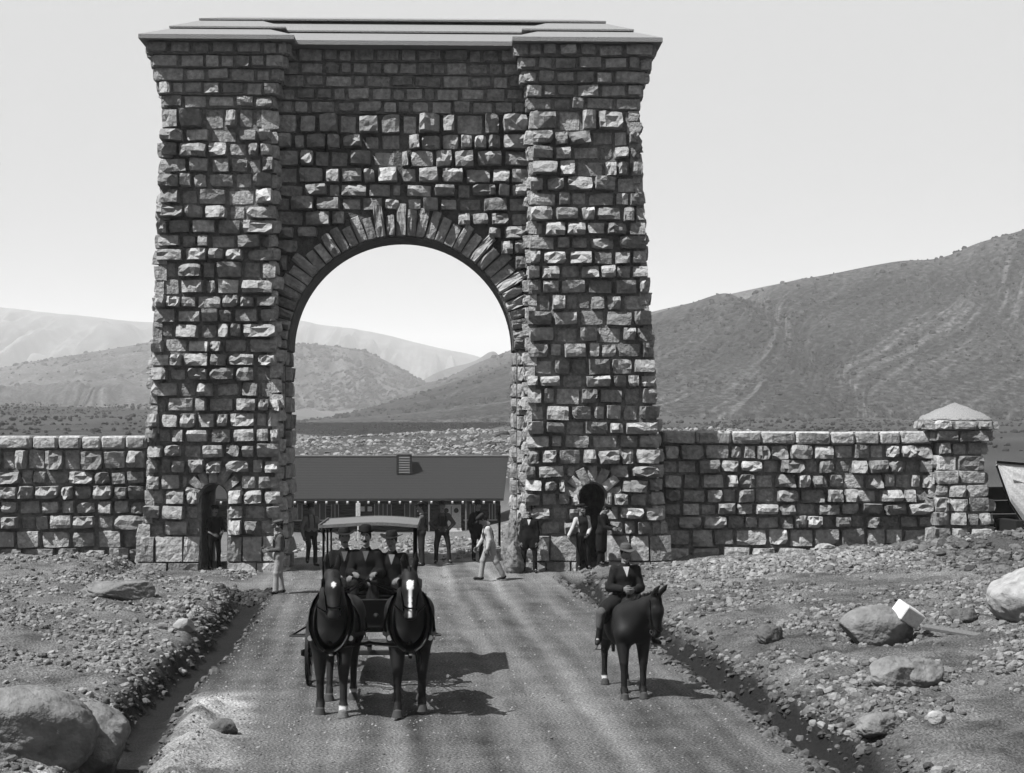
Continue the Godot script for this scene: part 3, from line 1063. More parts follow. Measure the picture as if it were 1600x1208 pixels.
# ------------------------------------------------------------------ the long building behind
func make_depot() -> void:
	var g := -3.25
	var d := thing("station_building", "long low dark timber building with a broad shingle roof seen through the arch", "building", Vector3(-5.0, g, -71.0))
	# local: x -14 .. 9.6, front wall at z = -1.2, ridge at z = -4.6
	var x0 := -14.0
	var x1 := 9.75
	var zw := -1.0
	var eave := 2.4
	var ridge := 5.12
	var st := flat()
	bx(st, Transform3D(Basis(), Vector3((x0 + x1) * 0.5, 1.3, zw - 3.7)), Vector3(x1 - x0 - 0.8, 2.6, 7.4))
	for s in [x0 + 0.4, x1 - 0.4]:
		tri(st, Vector3(s, 2.6, zw), Vector3(s, 2.6, zw - 7.4), Vector3(s, ridge - 0.25, zw - 3.7), Vector3(s, 0, 0))
	var wall := part("wall", st, M.log_wall, d)
	for k in 9:
		var lg := flat()
		tube(lg, [Vector3(x0 + 0.2, 0.13 + 0.26 * k, zw + 0.02), Vector3(x1 - 0.2, 0.13 + 0.26 * k, zw + 0.02)], 0.14, 0.14, 8)
		part("log", lg, M.log_wall, wall)
	var zr := zw - 3.7
	var rf := flat()
	var th := Vector3(0, -0.14, 0)
	for s in [1.0, -1.0]:
		var ze: float = zr + s * 4.75
		var a := Vector3(x0 - 0.2, eave - 0.06, ze)
		var b := Vector3(x1, eave - 0.06, ze)
		var c := Vector3(x1 + 0.45, ridge, zr)
		var e := Vector3(x0 - 0.6, ridge, zr)
		quad(rf, a, b, c, e, Vector3(0, 1, s))
		quad(rf, a + th, b + th, c + th, e + th, Vector3(0, -1, -s))
		quad(rf, a, b, b + th, a + th, Vector3(0, 0, s))
		quad(rf, b, c, c + th, b + th, Vector3.RIGHT)
		quad(rf, a, e, e + th, a + th, Vector3.LEFT)
	var roof := part("roof", rf, M.roof, d)
	# shingle courses, each lapping the one below
	var sh := flat()
	for k in 26:
		var t0 := k / 26.0
		var t1 := (k + 1.0) / 26.0
		var za := lerpf(zr + 4.75, zr, t0)
		var zb := lerpf(zr + 4.75, zr, t1)
		var ya := lerpf(eave - 0.06, ridge, t0) + 0.022
		var yb := lerpf(eave - 0.06, ridge, t1) + 0.012
		var ex := 0.45 * t0
		quad(sh, Vector3(x0 - 0.2 - ex, ya, za), Vector3(x1 + ex, ya, za), Vector3(x1 + ex, yb, zb), Vector3(x0 - 0.2 - ex, yb, zb), Vector3(0, 1, 0.5))
		quad(sh, Vector3(x0 - 0.2 - ex, ya, za), Vector3(x1 + ex, ya, za), Vector3(x1 + ex, ya - 0.05, za), Vector3(x0 - 0.2 - ex, ya - 0.05, za), Vector3.BACK)
	tag(part("shingle_courses", sh, M.roof, roof), "", "", "", "stuff")
	var rc := flat()
	bx(rc, at((x0 + x1) * 0.5, ridge + 0.04, zr), Vector3(x1 - x0 + 1.1, 0.1, 0.3), 0.02)
	part("ridge_board", rc, M.grey_wood, roof)
	var k := 0
	var x := x0 + 0.4
	while x < x1:
		var rt := flat()
		bx(rt, Transform3D(Basis(Vector3.RIGHT, 0.42), Vector3(x, eave - 0.25, zr + 4.62)), Vector3(0.13, 0.15, 0.5), 0.01)
		part("rafter_tail", rt, M.white_wood, roof)
		x += 0.71
	# boxed ridge vent
	var vb := flat()
	bx(vb, at(2.95, 4.62, zr + 1.55), Vector3(0.92, 1.35, 1.2))
	bx(vb, at(2.95, 5.33, zr + 1.55), Vector3(1.1, 0.08, 1.35))
	var vent := part("roof_vent", vb, M.grey_wood, roof)
	for s in [-0.46, 0.46]:
		var ps := flat()
		bx(ps, at(2.95 + s, 4.6, zr + 2.17), Vector3(0.16, 1.34, 0.08), 0.01)
		part("vent_post", ps, M.dark_wood, vent)
	for j in 7:
		var sl := flat()
		bx(sl, Transform3D(Basis(Vector3.RIGHT, -0.5), Vector3(2.95, 4.08 + 0.17 * j, zr + 2.17)), Vector3(0.76, 0.13, 0.03))
		part("vent_slat", sl, M.grey_wood, vent)
	# windows
	for wx in [[-11.2, 1.0], [-7.5, 1.0], [-4.4, 0.9], [-2.75, 0.8], [-1.72, 0.5], [1.55, 1.15], [3.55, 1.05], [7.65, 0.95], [9.0, 0.4]]:
		var wn := flat()
		var c0: float = wx[0]
		var ww: float = wx[1]
		bx(wn, at(c0, 1.42, zw + 0.12), Vector3(ww, 1.1, 0.1))
		var win := part("window", wn, M.pane, d)
		var sill := flat()
		bx(sill, at(c0, 0.85, zw + 0.2), Vector3(ww + 0.3, 0.08, 0.2))
		part("sill", sill, M.pale_wood, win)
		var n := maxi(2, int(ww / 0.27))
		for j in n + 1:
			var mb := flat()
			bx(mb, at(c0 - ww * 0.5 + ww * j / n, 1.42, zw + 0.185), Vector3(0.045, 1.1, 0.04))
			part("mullion", mb, M.pale_wood, win)
	# white double door with round lights and its dark neighbour
	var dd := flat()
	bx(dd, at(6.2, 1.05, zw + 0.12), Vector3(1.35, 1.75, 0.1))
	bx(dd, at(6.2, 0.08, zw + 0.45), Vector3(1.5, 0.16, 0.7))
	bx(dd, at(6.2, 0.24, zw + 0.28), Vector3(1.4, 0.14, 0.35))
	var door := part("door", dd, M.white_wood, d)
	for s in [-0.34, 0.34]:
		var ro := flat()
		lathe(ro, [Vector2(0.0, 0.0), Vector2(0.17, 0.0), Vector2(0.17, 0.03), Vector2(0.0, 0.03)], Transform3D(Basis(Vector3.RIGHT, PI / 2), Vector3(6.2 + s, 1.5, zw + 0.17)), 14)
		part("round_light", ro, M.dark_wood, door)
	var sm_ := flat()
	bx(sm_, at(6.2, 0.98, zw + 0.175), Vector3(0.05, 1.6, 0.02))
	bx(sm_, at(6.2, 1.96, zw + 0.2), Vector3(1.6, 0.1, 0.12))
	part("door_trim", sm_, M.dark_wood, door)
	for s in [-0.3, 0.2]:
		var nb := flat()
		bx(nb, at(0.45 + s, 1.62, zw + 0.2), Vector3(0.3, 0.34, 0.05))
		part("door_pane", nb, M.white_wood, d)
	for px in [4.7, 7.2, -5.6]:
		var ps := flat()
		bx(ps, at(px, 1.15, zw + 0.9), Vector3(0.12, 2.3, 0.12), 0.01)
		part("porch_post", ps, M.grey_wood, d)

# ------------------------------------------------------------------ rocks
func rock_mesh(size: Vector3, seed_: int, facets: int, rough: float, nu := 72, nv := 44) -> ArrayMesh:
	var r := RandomNumberGenerator.new()
	r.seed = seed_
	var pl := []
	for k in facets:
		var n := Vector3(r.randfn(), r.randfn(), r.randfn()).normalized()
		pl.append([n, r.randf_range(0.62, 0.98)])
	var s := Soup.new()
	for j in nv + 1:
		var th := PI * j / nv
		for i in nu + 1:
			var ph := TAU * i / nu
			var dir := Vector3(sin(th) * cos(ph), cos(th), sin(th) * sin(ph))
			var rad := 1.05
			for q in pl:
				var c: float = dir.dot(q[0])
				if c > 0.15:
					var lim: float = q[1] / c
					var e := 0.045 - absf(rad - lim)
					rad = minf(rad, lim) - (e * e * 5.5 if e > 0.0 else 0.0)
			rad -= 0.05 * sm(0.08, 0.0, absf(noise_a.get_noise_3dv(dir * 14.0 + Vector3(seed_ * 2.1, 3, 0))))
			rad += rough * 0.9 * noise_a.get_noise_3dv(dir * 22.0 + Vector3(seed_ * 7.7, 0, 4)) + rough * noise_b.get_noise_3dv(dir * 60.0 + Vector3(seed_ * 3.7, 0, 0)) + rough * 0.5 * noise_b.get_noise_3dv(dir * 160.0 + Vector3(seed_ * 3.7, 9, 0))
			s.v.append(dir * rad * size)
			s.n.append(Vector3.ZERO)
			s.c.append(Color.WHITE)
	var w := nu + 1
	for j in nv:
		for i in nu:
			var k := j * w + i
			s.i.append_array(PackedInt32Array([k, k + 1, k + w, k + 1, k + w + 1, k + w]))
	for t in range(0, s.i.size(), 3):
		var a := s.i[t]
		var b := s.i[t + 1]
		var c := s.i[t + 2]
		var n := (s.v[b] - s.v[a]).cross(s.v[c] - s.v[a])
		if n.dot(s.v[a] + s.v[b] + s.v[c]) < 0.0:
			n = -n
		for e in [a, b, c]:
			s.n[e] += n
	for j in nv + 1:
		var e := s.n[j * w] + s.n[j * w + nu]
		s.n[j * w] = e
		s.n[j * w + nu] = e
	for k in s.n.size():
		s.n[k] = s.n[k].normalized() if s.n[k].length_squared() > 1e-14 else (Vector3.UP if k < w else Vector3.DOWN)
	return s.mesh()

func rock(label: String, x: float, z: float, size: Vector3, seed_: int, m: Material, sink := 0.3, turn := 0.0, facets := 12, rough := 0.05, category := "boulder") -> MeshInstance3D:
	var o := obj("boulder" if category == "boulder" else "stone", rock_mesh(size, seed_, facets, rough), m)
	o.position = Vector3(x, land(x, z, false) + size.y * (1.0 - 2.0 * sink), z)
	o.rotation.y = turn
	tag(o, label, category)
	return o

func pebble(seed_: int) -> ArrayMesh:
	var r := RandomNumberGenerator.new()
	r.seed = seed_
	var ico := SphereMesh.new()
	ico.radius = 1.0
	ico.height = 2.0
	ico.radial_segments = 7
	ico.rings = 3
	var a := ico.get_mesh_arrays()
	var v: PackedVector3Array = a[Mesh.ARRAY_VERTEX]
	var moved := {}
	for k in v.size():
		var key := v[k].snapped(Vector3.ONE * 0.01)
		if not moved.has(key):
			moved[key] = key * r.randf_range(0.72, 1.1)
		v[k] = moved[key]
	var ix: PackedInt32Array = a[Mesh.ARRAY_INDEX]
	var st := flat()
	for t in range(0, ix.size(), 3):
		tri(st, v[ix[t]], v[ix[t + 1]], v[ix[t + 2]], v[ix[t]] + v[ix[t + 1]] + v[ix[t + 2]])
	return st.commit()

func scatter(called: String, label: String, count: int, area: Rect2, lo: float, hi: float, dens, tone: Vector2, seed_: int, m: Material = null) -> void:
	var r := RandomNumberGenerator.new()
	r.seed = seed_
	var xf: Array[Transform3D] = []
	var cl: Array[Color] = []
	var tries := 0
	while xf.size() < count and tries < count * 8:
		tries += 1
		var x := area.position.x + r.randf() * area.size.x
		var z := area.position.y + r.randf() * area.size.y
		if r.randf() > dens.call(x, z):
			continue
		var s := lo * pow(hi / lo, pow(r.randf(), 2.2))
		var b := Basis.from_euler(Vector3(r.randf_range(-0.5, 0.5), r.randf() * TAU, r.randf_range(-0.5, 0.5))) * Basis.from_scale(Vector3(s * r.randf_range(0.8, 1.4), s * r.randf_range(0.5, 0.9), s))
		xf.append(Transform3D(b, Vector3(x, land(x, z) + s * 0.12, z)))
		var q := r.randf_range(tone.x, tone.y)
		cl.append(Color(q, q, q))
	var mm := MultiMesh.new()
	mm.transform_format = MultiMesh.TRANSFORM_3D
	mm.use_colors = true
	mm.mesh = pebble(seed_)
	mm.instance_count = xf.size()
	for k in xf.size():
		mm.set_instance_transform(k, xf[k])
		mm.set_instance_color(k, cl[k])
	var o := MultiMeshInstance3D.new()
	o.name = numbered(called)
	o.multimesh = mm
	o.material_override = m if m else M.rubble
	add_child(o)
	tag(o, label, "rubble" if m == null else "brush", "", "stuff")

# ------------------------------------------------------------------ people
func make_head() -> void:
	var f := Field.new(Vector3(-0.11, -0.23, -0.14), Vector3(0.11, 0.15, 0.15), 0.0048)
	f.cap(Vector3(0, 0.028, -0.012), Vector3(0, 0.028, -0.012), 0.1, -1.0, 0.01, Vector3(0.78, 0.88, 0.98))
	f.cap(Vector3(0, -0.04, 0.028), Vector3(0, -0.088, 0.046), 0.062, 0.042, 0.035)
	for s in [-1.0, 1.0]:
		f.cap(Vector3(s * 0.042, -0.02, 0.058), Vector3(s * 0.05, -0.03, 0.03), 0.022, 0.02, 0.025)
		f.cap(Vector3(s * 0.012, 0.03, 0.086), Vector3(s * 0.05, 0.028, 0.066), 0.012, 0.012, 0.015)
		f.dig(Vector3(s * 0.032, 0.006, 0.104), 0.017)
		f.cap(Vector3(s * 0.031, 0.007, 0.08), Vector3(s * 0.031, 0.007, 0.08), 0.0135, -1.0, 0.003)
		f.cap(Vector3(s * 0.013, -0.034, 0.098), Vector3(s * 0.013, -0.034, 0.098), 0.0095, -1.0, 0.008)
		f.cap(Vector3(s * 0.08, 0.012, -0.008), Vector3(s * 0.077, -0.03, -0.002), 0.021, 0.012, 0.008, Vector3(0.42, 1, 1))
	f.cap(Vector3(0, 0.02, 0.09), Vector3(0, -0.03, 0.112), 0.01, 0.0145, 0.014)
	f.cap(Vector3(-0.02, -0.062, 0.087), Vector3(0.02, -0.062, 0.087), 0.0075, -1.0, 0.006)
	f.cap(Vector3(-0.017, -0.073, 0.085), Vector3(0.017, -0.073, 0.085), 0.008, -1.0, 0.006)
	f.cap(Vector3(0, -0.104, 0.074), Vector3(0, -0.104, 0.074), 0.02, -1.0, 0.02)
	f.cap(Vector3(0, -0.07, -0.022), Vector3(0, -0.2, -0.035), 0.054, 0.058, 0.03)
	head_soup = f.soup(Color.WHITE, func(p: Vector3) -> Color:
		var e := Vector3(absf(p.x), p.y, p.z).distance_to(Vector3(0.031, 0.007, 0.0935))
		if e < 0.005: return Color(0.015, 0.015, 0.015)
		if e < 0.0095: return Color(0.2, 0.2, 0.2)
		if absf(p.x) < 0.026 and absf(p.y + 0.067) < 0.012 and p.z > 0.085: return Color(0.07, 0.07, 0.07)
		if Vector3(absf(p.x), p.y, p.z).distance_to(Vector3(0.032, 0.034, 0.088)) < 0.016 and p.y > 0.03: return Color(0.03, 0.03, 0.03)
		return Color(0.12, 0.12, 0.12))
	var g := Field.new(Vector3(-0.12, -0.13, -0.15), Vector3(0.12, 0.16, 0.15), 0.007)
	g.cap(Vector3(0, 0.026, -0.014), Vector3(0, 0.026, -0.014), 0.109, -1.0, 0.01, Vector3(0.78, 0.9, 0.98))
	g.cap(Vector3(0, -0.03, -0.06), Vector3(0, -0.085, -0.052), 0.052, 0.045, 0.03)
	g.ruffle(noise_b, 0.006, Vector3(300, 60, 300))
	g.plane_cut(Vector3(0, 0.045, 0.055), Vector3(0, -0.5, 0.86).normalized())
	hair_soup = g.soup()

func make_hand() -> void:
	var f := Field.new(Vector3(-0.1, -0.22, -0.07), Vector3(0.05, 0.05, 0.1), 0.0036)
	f.cap(Vector3(0, 0.04, 0), Vector3(0, -0.01, 0), 0.027, 0.024, 0.01, Vector3(0.8, 1, 1))
	for q in [[0.031, 0.042, 0.026, 0.02], [0.0105, 0.047, 0.03, 0.021], [-0.0105, 0.043, 0.028, 0.02], [-0.031, 0.034, 0.021, 0.018]]:
		var z: float = q[0]
		f.cap(Vector3(0, -0.012, z * 0.5), Vector3(0, -0.088, z * 0.95), 0.017, 0.0125, 0.014)
		var p := Vector3(0, -0.09, z * 0.97)
		var an := 0.25
		for k in 3:
			an += [0.15, 0.5, 0.4][k]
			var e: Vector3 = p + Vector3(-sin(an), -cos(an), z * 0.6).normalized() * q[k + 1]
			f.cap(p, e, 0.0098 - 0.0007 * k, 0.0092 - 0.0007 * k, 0.004)
			p = e
	f.cap(Vector3(-0.004, -0.02, 0.018), Vector3(-0.016, -0.05, 0.05), 0.016, 0.0125, 0.012)
	f.cap(Vector3(-0.016, -0.05, 0.05), Vector3(-0.024, -0.078, 0.056), 0.0118, 0.0108, 0.004)
	f.cap(Vector3(-0.024, -0.078, 0.056), Vector3(-0.033, -0.1, 0.053), 0.0105, 0.0088, 0.004)
	hand_soup = f.soup(Color(0.09, 0.09, 0.09))

func hat_mesh(style: String) -> ArrayMesh:
	var st := flat()
	var prof := []
	var curl := 0.03
	match style:
		"derby":
			prof = [[0.135, 0.02], [0.138, 0.028], [0.115, 0.012], [0.098, 0.012], [0.098, 0.05], [0.095, 0.09], [0.08, 0.122], [0.05, 0.138], [0.0, 0.142]]
		"wide":
			prof = [[0.19, 0.0], [0.191, 0.006], [0.12, 0.01], [0.102, 0.014], [0.096, 0.05], [0.084, 0.085], [0.06, 0.105], [0.03, 0.1], [0.0, 0.096]]
			curl = 0.025
		"fedora":
			prof = [[0.15, 0.006], [0.151, 0.012], [0.11, 0.008], [0.1, 0.012], [0.098, 0.055], [0.09, 0.105], [0.072, 0.125], [0.04, 0.112], [0.0, 0.1]]
		"cap":
			prof = [[0.1, 0.0], [0.104, 0.02], [0.122, 0.045], [0.12, 0.065], [0.08, 0.085], [0.0, 0.092]]
			curl = 0.0
	var pts := []
	for q in prof: pts.append(Vector2(q[0], q[1]))
	var under := [Vector2(0.0, 0.008), Vector2(pts[0].x, pts[0].y)]
	lathe(st, under, Transform3D.IDENTITY, 28)
	lathe(st, pts, Transform3D.IDENTITY, 28)
	if style == "cap":
		bx(st, Transform3D(Basis(Vector3.RIGHT, 0.25), Vector3(0, 0.008, 0.12)), Vector3(0.13, 0.012, 0.09), 0.005)
	else:
		lathe(st, [Vector2(0.1, 0.013), Vector2(0.1025, 0.014), Vector2(0.102, 0.04), Vector2(0.099, 0.041)], Transform3D.IDENTITY, 28)
	var m := st.commit()
	# bend the brim up at the sides and make the crown oval
	var a := m.surface_get_arrays(0)
	var v: PackedVector3Array = a[Mesh.ARRAY_VERTEX]
	for k in v.size():
		var p := v[k]
		var r := Vector2(p.x, p.z).length()
		if r > 0.104:
			var side := absf(p.x) / r
			p.y += (r - 0.104) / 0.05 * (curl * side * side - 0.012 * (1.0 - side))
		p.z *= 1.1
		p.x *= 0.93
		v[k] = p
	a[Mesh.ARRAY_VERTEX] = v
	var out := ArrayMesh.new()
	out.add_surface_from_arrays(Mesh.PRIMITIVE_TRIANGLES, a)
	return out

func put_hand(s: Soup, wrist: Vector3, dir: Vector3, side: float, palm: Vector3) -> void:
	var y := -dir.normalized()
	var pd := (palm - y * palm.dot(y)).normalized()
	var x := pd * (-1.0 if side > 0.0 else 1.0)
	var z := x.cross(y)
	var b := Basis(x, y, z)
	if side < 0.0:
		b = b * Basis.from_scale(Vector3(-1, 1, 1))
	s.add(hand_soup, Transform3D(b, wrist), side < 0.0)

func person(label: String, D: Dictionary, where: Vector3, turn := 0.0) -> Node3D:
	var root := thing("person", label, "person", where, turn)
	root.scale = Vector3.ONE * D.get("tall", 1.75) / 1.75
	var dir := func(key: String, def: Vector3) -> Vector3: return (D.get(key, def) as Vector3).normalized()
	var up: Vector3 = dir.call("lean", Vector3.UP)
	var sd := Basis(up, D.get("twist", 0.0)) * Vector3.RIGHT
	sd = (sd - up * sd.dot(up)).normalized()
	var fw := sd.cross(up)
	var hip := Vector3(0.095, -0.02, 0)
	var th := [dir.call("th_l", Vector3(0.06, -1, 0)), dir.call("th_r", Vector3(-0.06, -1, 0))]
	var shn := [dir.call("sh_l", Vector3(0.02, -1, -0.04)), dir.call("sh_r", Vector3(-0.02, -1, -0.04))]
	var ft := [dir.call("ft_l", Vector3(0.25, -0.08, 1)), dir.call("ft_r", Vector3(-0.25, -0.08, 1))]
	var low := 0.0
	for k in 2:
		low = minf(low, -0.02 + th[k].y * 0.43 + shn[k].y * 0.42)
	var pel: Vector3 = D.get("pel", Vector3(0, -low + 0.085, 0))
	var knee := []
	var ank := []
	for k in 2:
		var hp: Vector3 = pel + Vector3(hip.x * (1.0 if k == 0 else -1.0), hip.y, 0)
		knee.append(hp + th[k] * 0.43)
		ank.append(knee[k] + shn[k] * 0.42)
	var hips := [pel + Vector3(hip.x, hip.y, 0), pel + Vector3(-hip.x, hip.y, 0)]
	var waist := pel + up * 0.16
	var chest := pel + up * 0.33
	var neck := pel + up * 0.5
	var sh := [neck - up * 0.075 + sd * 0.168, neck - up * 0.075 - sd * 0.168]
	var ua := [dir.call("ua_l", Vector3(0.16, -1, 0.0)), dir.call("ua_r", Vector3(-0.16, -1, 0.0))]
	var fa := [dir.call("fa_l", Vector3(0.02, -1, 0.22)), dir.call("fa_r", Vector3(-0.02, -1, 0.22))]
	var elb := []
	var wri := []
	for k in 2:
		elb.append(sh[k] + ua[k] * 0.29)
		wri.append(elb[k] + fa[k] * 0.25)
	var hb := Basis.from_euler(D.get("head", Vector3.ZERO))
	hb = Basis(sd, up, fw) * hb
	var hc: Vector3 = neck + up * 0.11 + hb * Vector3(0, 0.085, 0.025)
	var all := [pel, neck, hc] + knee + ank + elb + wri + sh
	var lo := Vector3.ONE * 99.0
	var hi := -lo
	for p in all:
		lo = lo.min(p)
		hi = hi.max(p)
	lo -= Vector3(0.24, 0.18, 0.24)
	hi += Vector3(0.24, 0.2, 0.24)
	# the body, all one surface
	var f := Field.new(lo, hi, 0.019)
	f.cap(hips[0], hips[1], 0.085, 0.085, 0.05)
	f.cap(pel, chest, 0.09, 0.1, 0.06)
	f.cap(chest + sd * 0.06, chest - sd * 0.06, 0.085, 0.085, 0.06)
	f.cap(chest, neck, 0.08, 0.05, 0.06)
	f.cap(neck, neck + up * 0.07, 0.052, 0.05, 0.03)
	f.cap(sh[0], sh[1], 0.05, 0.05, 0.05)
	for k in 2:
		f.cap(hips[k], knee[k], 0.072, 0.047, 0.04)
		f.cap(knee[k], ank[k], 0.047, 0.034, 0.03)
		f.cap(ank[k], ank[k] + ft[k] * 0.13 - Vector3(0, 0.035, 0), 0.034, 0.028, 0.02)
		f.cap(sh[k], elb[k], 0.046, 0.036, 0.03)
		f.cap(elb[k], wri[k], 0.04, 0.026, 0.02)
	var body := f.soup(Color(0.13, 0.13, 0.13))
	body.add(head_soup, Transform3D(hb, hc))
	for k in 2:
		var s := 1.0 if k == 0 else -1.0
		put_hand(body, wri[k] + fa[k] * 0.01, (D.get("hd_l" if k == 0 else "hd_r", fa[k]) as Vector3), s, D.get("pm_l" if k == 0 else "pm_r", Vector3(-s, 0, -0.2)))
	obj("body", body.mesh(), M.skin, root)
	var hs := Soup.new()
	hs.add(hair_soup, Transform3D(hb, hc))
	obj("hair", hs.mesh(), D.get("hair_mat", M.hair), root)
	if D.has("beard"):
		var bf := Field.new(hc - Vector3.ONE * 0.24, hc + Vector3.ONE * 0.24, 0.009)
		bf.cap(hc + hb * Vector3(-0.05, -0.06, 0.03), hc + hb * Vector3(0.05, -0.06, 0.03), 0.03, 0.03, 0.03)
		bf.cap(hc + hb * Vector3(0, -0.085, 0.065), hc + hb * Vector3(0, -0.17, 0.07), 0.045, 0.02, 0.03)
		bf.ruffle(noise_b, 0.012, Vector3(250, 60, 250))
		obj("beard", bf.soup().mesh(), D.beard, root)
	elif D.has("moustache"):
		var bf := Field.new(hc - Vector3.ONE * 0.16, hc + Vector3.ONE * 0.16, 0.006)
		for s in [-1.0, 1.0]:
			bf.cap(hc + hb * Vector3(s * 0.004, -0.05, 0.1), hc + hb * Vector3(s * 0.032, -0.062, 0.088), 0.011, 0.006, 0.008)
		obj("moustache", bf.soup().mesh(), M.hair, root)
	# trousers
	f = Field.new(lo, hi, 0.0145)
	var rt: float = D.get("loose", 1.0)
	f.cap(hips[0], hips[1], 0.118 * rt, 0.118 * rt, 0.04)
	f.cap(pel, pel + up * 0.1, 0.125, 0.12, 0.05)
	for k in 2:
		var end: Vector3 = knee[k].lerp(ank[k], D.get("trouser_end", 0.96))
		f.cap(hips[k], knee[k], 0.098 * rt, 0.072 * rt, 0.04)
		f.cap(knee[k], end, 0.07 * rt, 0.06 * rt, 0.03)
	f.ruffle(noise_b, 0.016, Vector3(70, 28, 70))
	for k in 2:
		pass
	obj("trousers", f.soup().mesh(), D.get("leg_mat", M.dark_cloth), root)
	# shirt or jacket
	f = Field.new(lo, hi, 0.0145)
	var jacket: bool = D.get("jacket", false)
	var fat := 0.012 if jacket else 0.0
	var torso := func(g: Field, extra: float) -> void:
		g.cap(pel + up * 0.06 + sd * 0.05, pel + up * 0.06 - sd * 0.05, 0.112 + extra, 0.112 + extra, 0.05)
		g.cap(waist + sd * 0.045, waist - sd * 0.045, 0.103 + extra, 0.103 + extra, 0.06)
		g.cap(chest + sd * 0.075, chest - sd * 0.075, 0.108 + extra, 0.108 + extra, 0.06)
		g.cap(waist, chest, 0.115 + extra, 0.12 + extra, 0.05)
		g.cap(chest + up * 0.03, neck - up * 0.01, 0.1 + extra, 0.062 + extra * 0.5, 0.07)
		g.cap(sh[0], sh[1], 0.06 + extra, 0.06 + extra, 0.05)
	torso.call(f, fat)
	for k in 2:
		f.cap(sh[k], elb[k], 0.066 + fat, 0.054 + fat, 0.04)
		f.cap(elb[k], elb[k] + fa[k] * 0.25 * D.get("sleeve", 0.93), 0.054 + fat, 0.043 + fat, 0.02)
		if jacket:
			var t: float = D.get("tail", 0.16)
			f.cap(hips[k], hips[k] + th[k] * t, 0.118 + fat, 0.112 + fat, 0.06)
	if jacket:
		f.cap(neck - up * 0.01 - fw * 0.02, neck + up * 0.02 - fw * 0.025, 0.07, 0.066, 0.03)
		f.cap(pel, waist, 0.128, 0.118, 0.05)
	f.ruffle(noise_b, 0.014, Vector3(60, 40, 60))
	obj("jacket" if jacket else "shirt", f.soup().mesh(), D.get("top_mat", M.white_cloth), root)
	if D.has("vest_mat"):
		f = Field.new(lo, hi, 0.0145)
		torso.call(f, 0.012)
		f.plane_cut(sh[0] - sd * 0.035, sd)
		f.plane_cut(sh[1] + sd * 0.035, -sd)
		obj("waistcoat", f.soup().mesh(), D.vest_mat, root)
	if D.get("bib", false):
		f = Field.new(lo, hi, 0.0145)
		f.cap(waist + sd * 0.045, waist - sd * 0.045, 0.113, 0.113, 0.06)
		f.cap(chest + sd * 0.06, chest - sd * 0.06, 0.118, 0.118, 0.06)
		f.cap(waist, chest, 0.126, 0.13, 0.05)
		f.plane_cut(chest + up * 0.08, up)
		f.plane_cut(chest + sd * 0.13, sd)
		f.plane_cut(chest - sd * 0.13, -sd)
		obj("bib", f.soup().mesh(), D.get("leg_mat", M.denim), root)
	if D.get("straps", false):
		for s in [-1.0, 1.0]:
			var st := flat()
			tube(st, [waist + sd * s * 0.085 + fw * 0.12, chest + sd * s * 0.085 + fw * 0.128, neck - up * 0.03 + sd * s * 0.08 + fw * 0.075, neck + up * 0.012 + sd * s * 0.085, neck - up * 0.03 + sd * s * 0.08 - fw * 0.08, chest + sd * s * 0.06 - fw * 0.125, waist + sd * s * 0.05 - fw * 0.122], 0.013, 0.013, 6)
			part("strap", st, D.get("strap_mat", M.dark_cloth), root)
	if D.has("front"):
		var st := flat()
		var a := neck - up * 0.015 + fw * 0.07
		var b := chest + up * 0.0 + fw * (0.133 + fat)
		var w := [a + sd * 0.05, a - sd * 0.05, b]
		var o := fw * 0.016
		tri(st, w[0] + o, w[1] + o, w[2] + o, fw)
		for k in 3:
			quad(st, w[k] + o, w[(k + 1) % 3] + o, w[(k + 1) % 3] - o, w[k] - o, up if k == 0 else -up)
		part("shirt_front", st, D.front, root)
	# boots
	for k in 2:
		f = Field.new(ank[k] - Vector3.ONE * 0.32, ank[k] + Vector3.ONE * 0.32, 0.0145)
		var toe: Vector3 = ank[k] + ft[k] * 0.16 - Vector3(0, 0.04, 0)
		f.cap(ank[k] + Vector3(0, -0.03, 0) - ft[k] * 0.035, toe, 0.046, 0.038, 0.02)
		f.cap(ank[k] - Vector3(0, 0.03, 0), ank[k] - shn[k] * D.get("boot", 0.1), 0.044, 0.048, 0.03)
		f.plane_cut(ank[k] - Vector3(0, 0.084, 0), Vector3(0, -1, 0) if not D.has("pel") else Vector3(0, -1, 0))
		obj("boot", f.soup().mesh(), D.get("boot_mat", M.boot_leather), root)
	if D.has("hat"):
		var ht := obj("hat", hat_mesh(D.hat), D.get("hat_mat", M.felt_black), root)
		ht.transform = Transform3D(hb * Basis(Vector3.RIGHT, D.get("hat_tilt", -0.06)), hc + hb * Vector3(0, 0.06, -0.008))
	return root

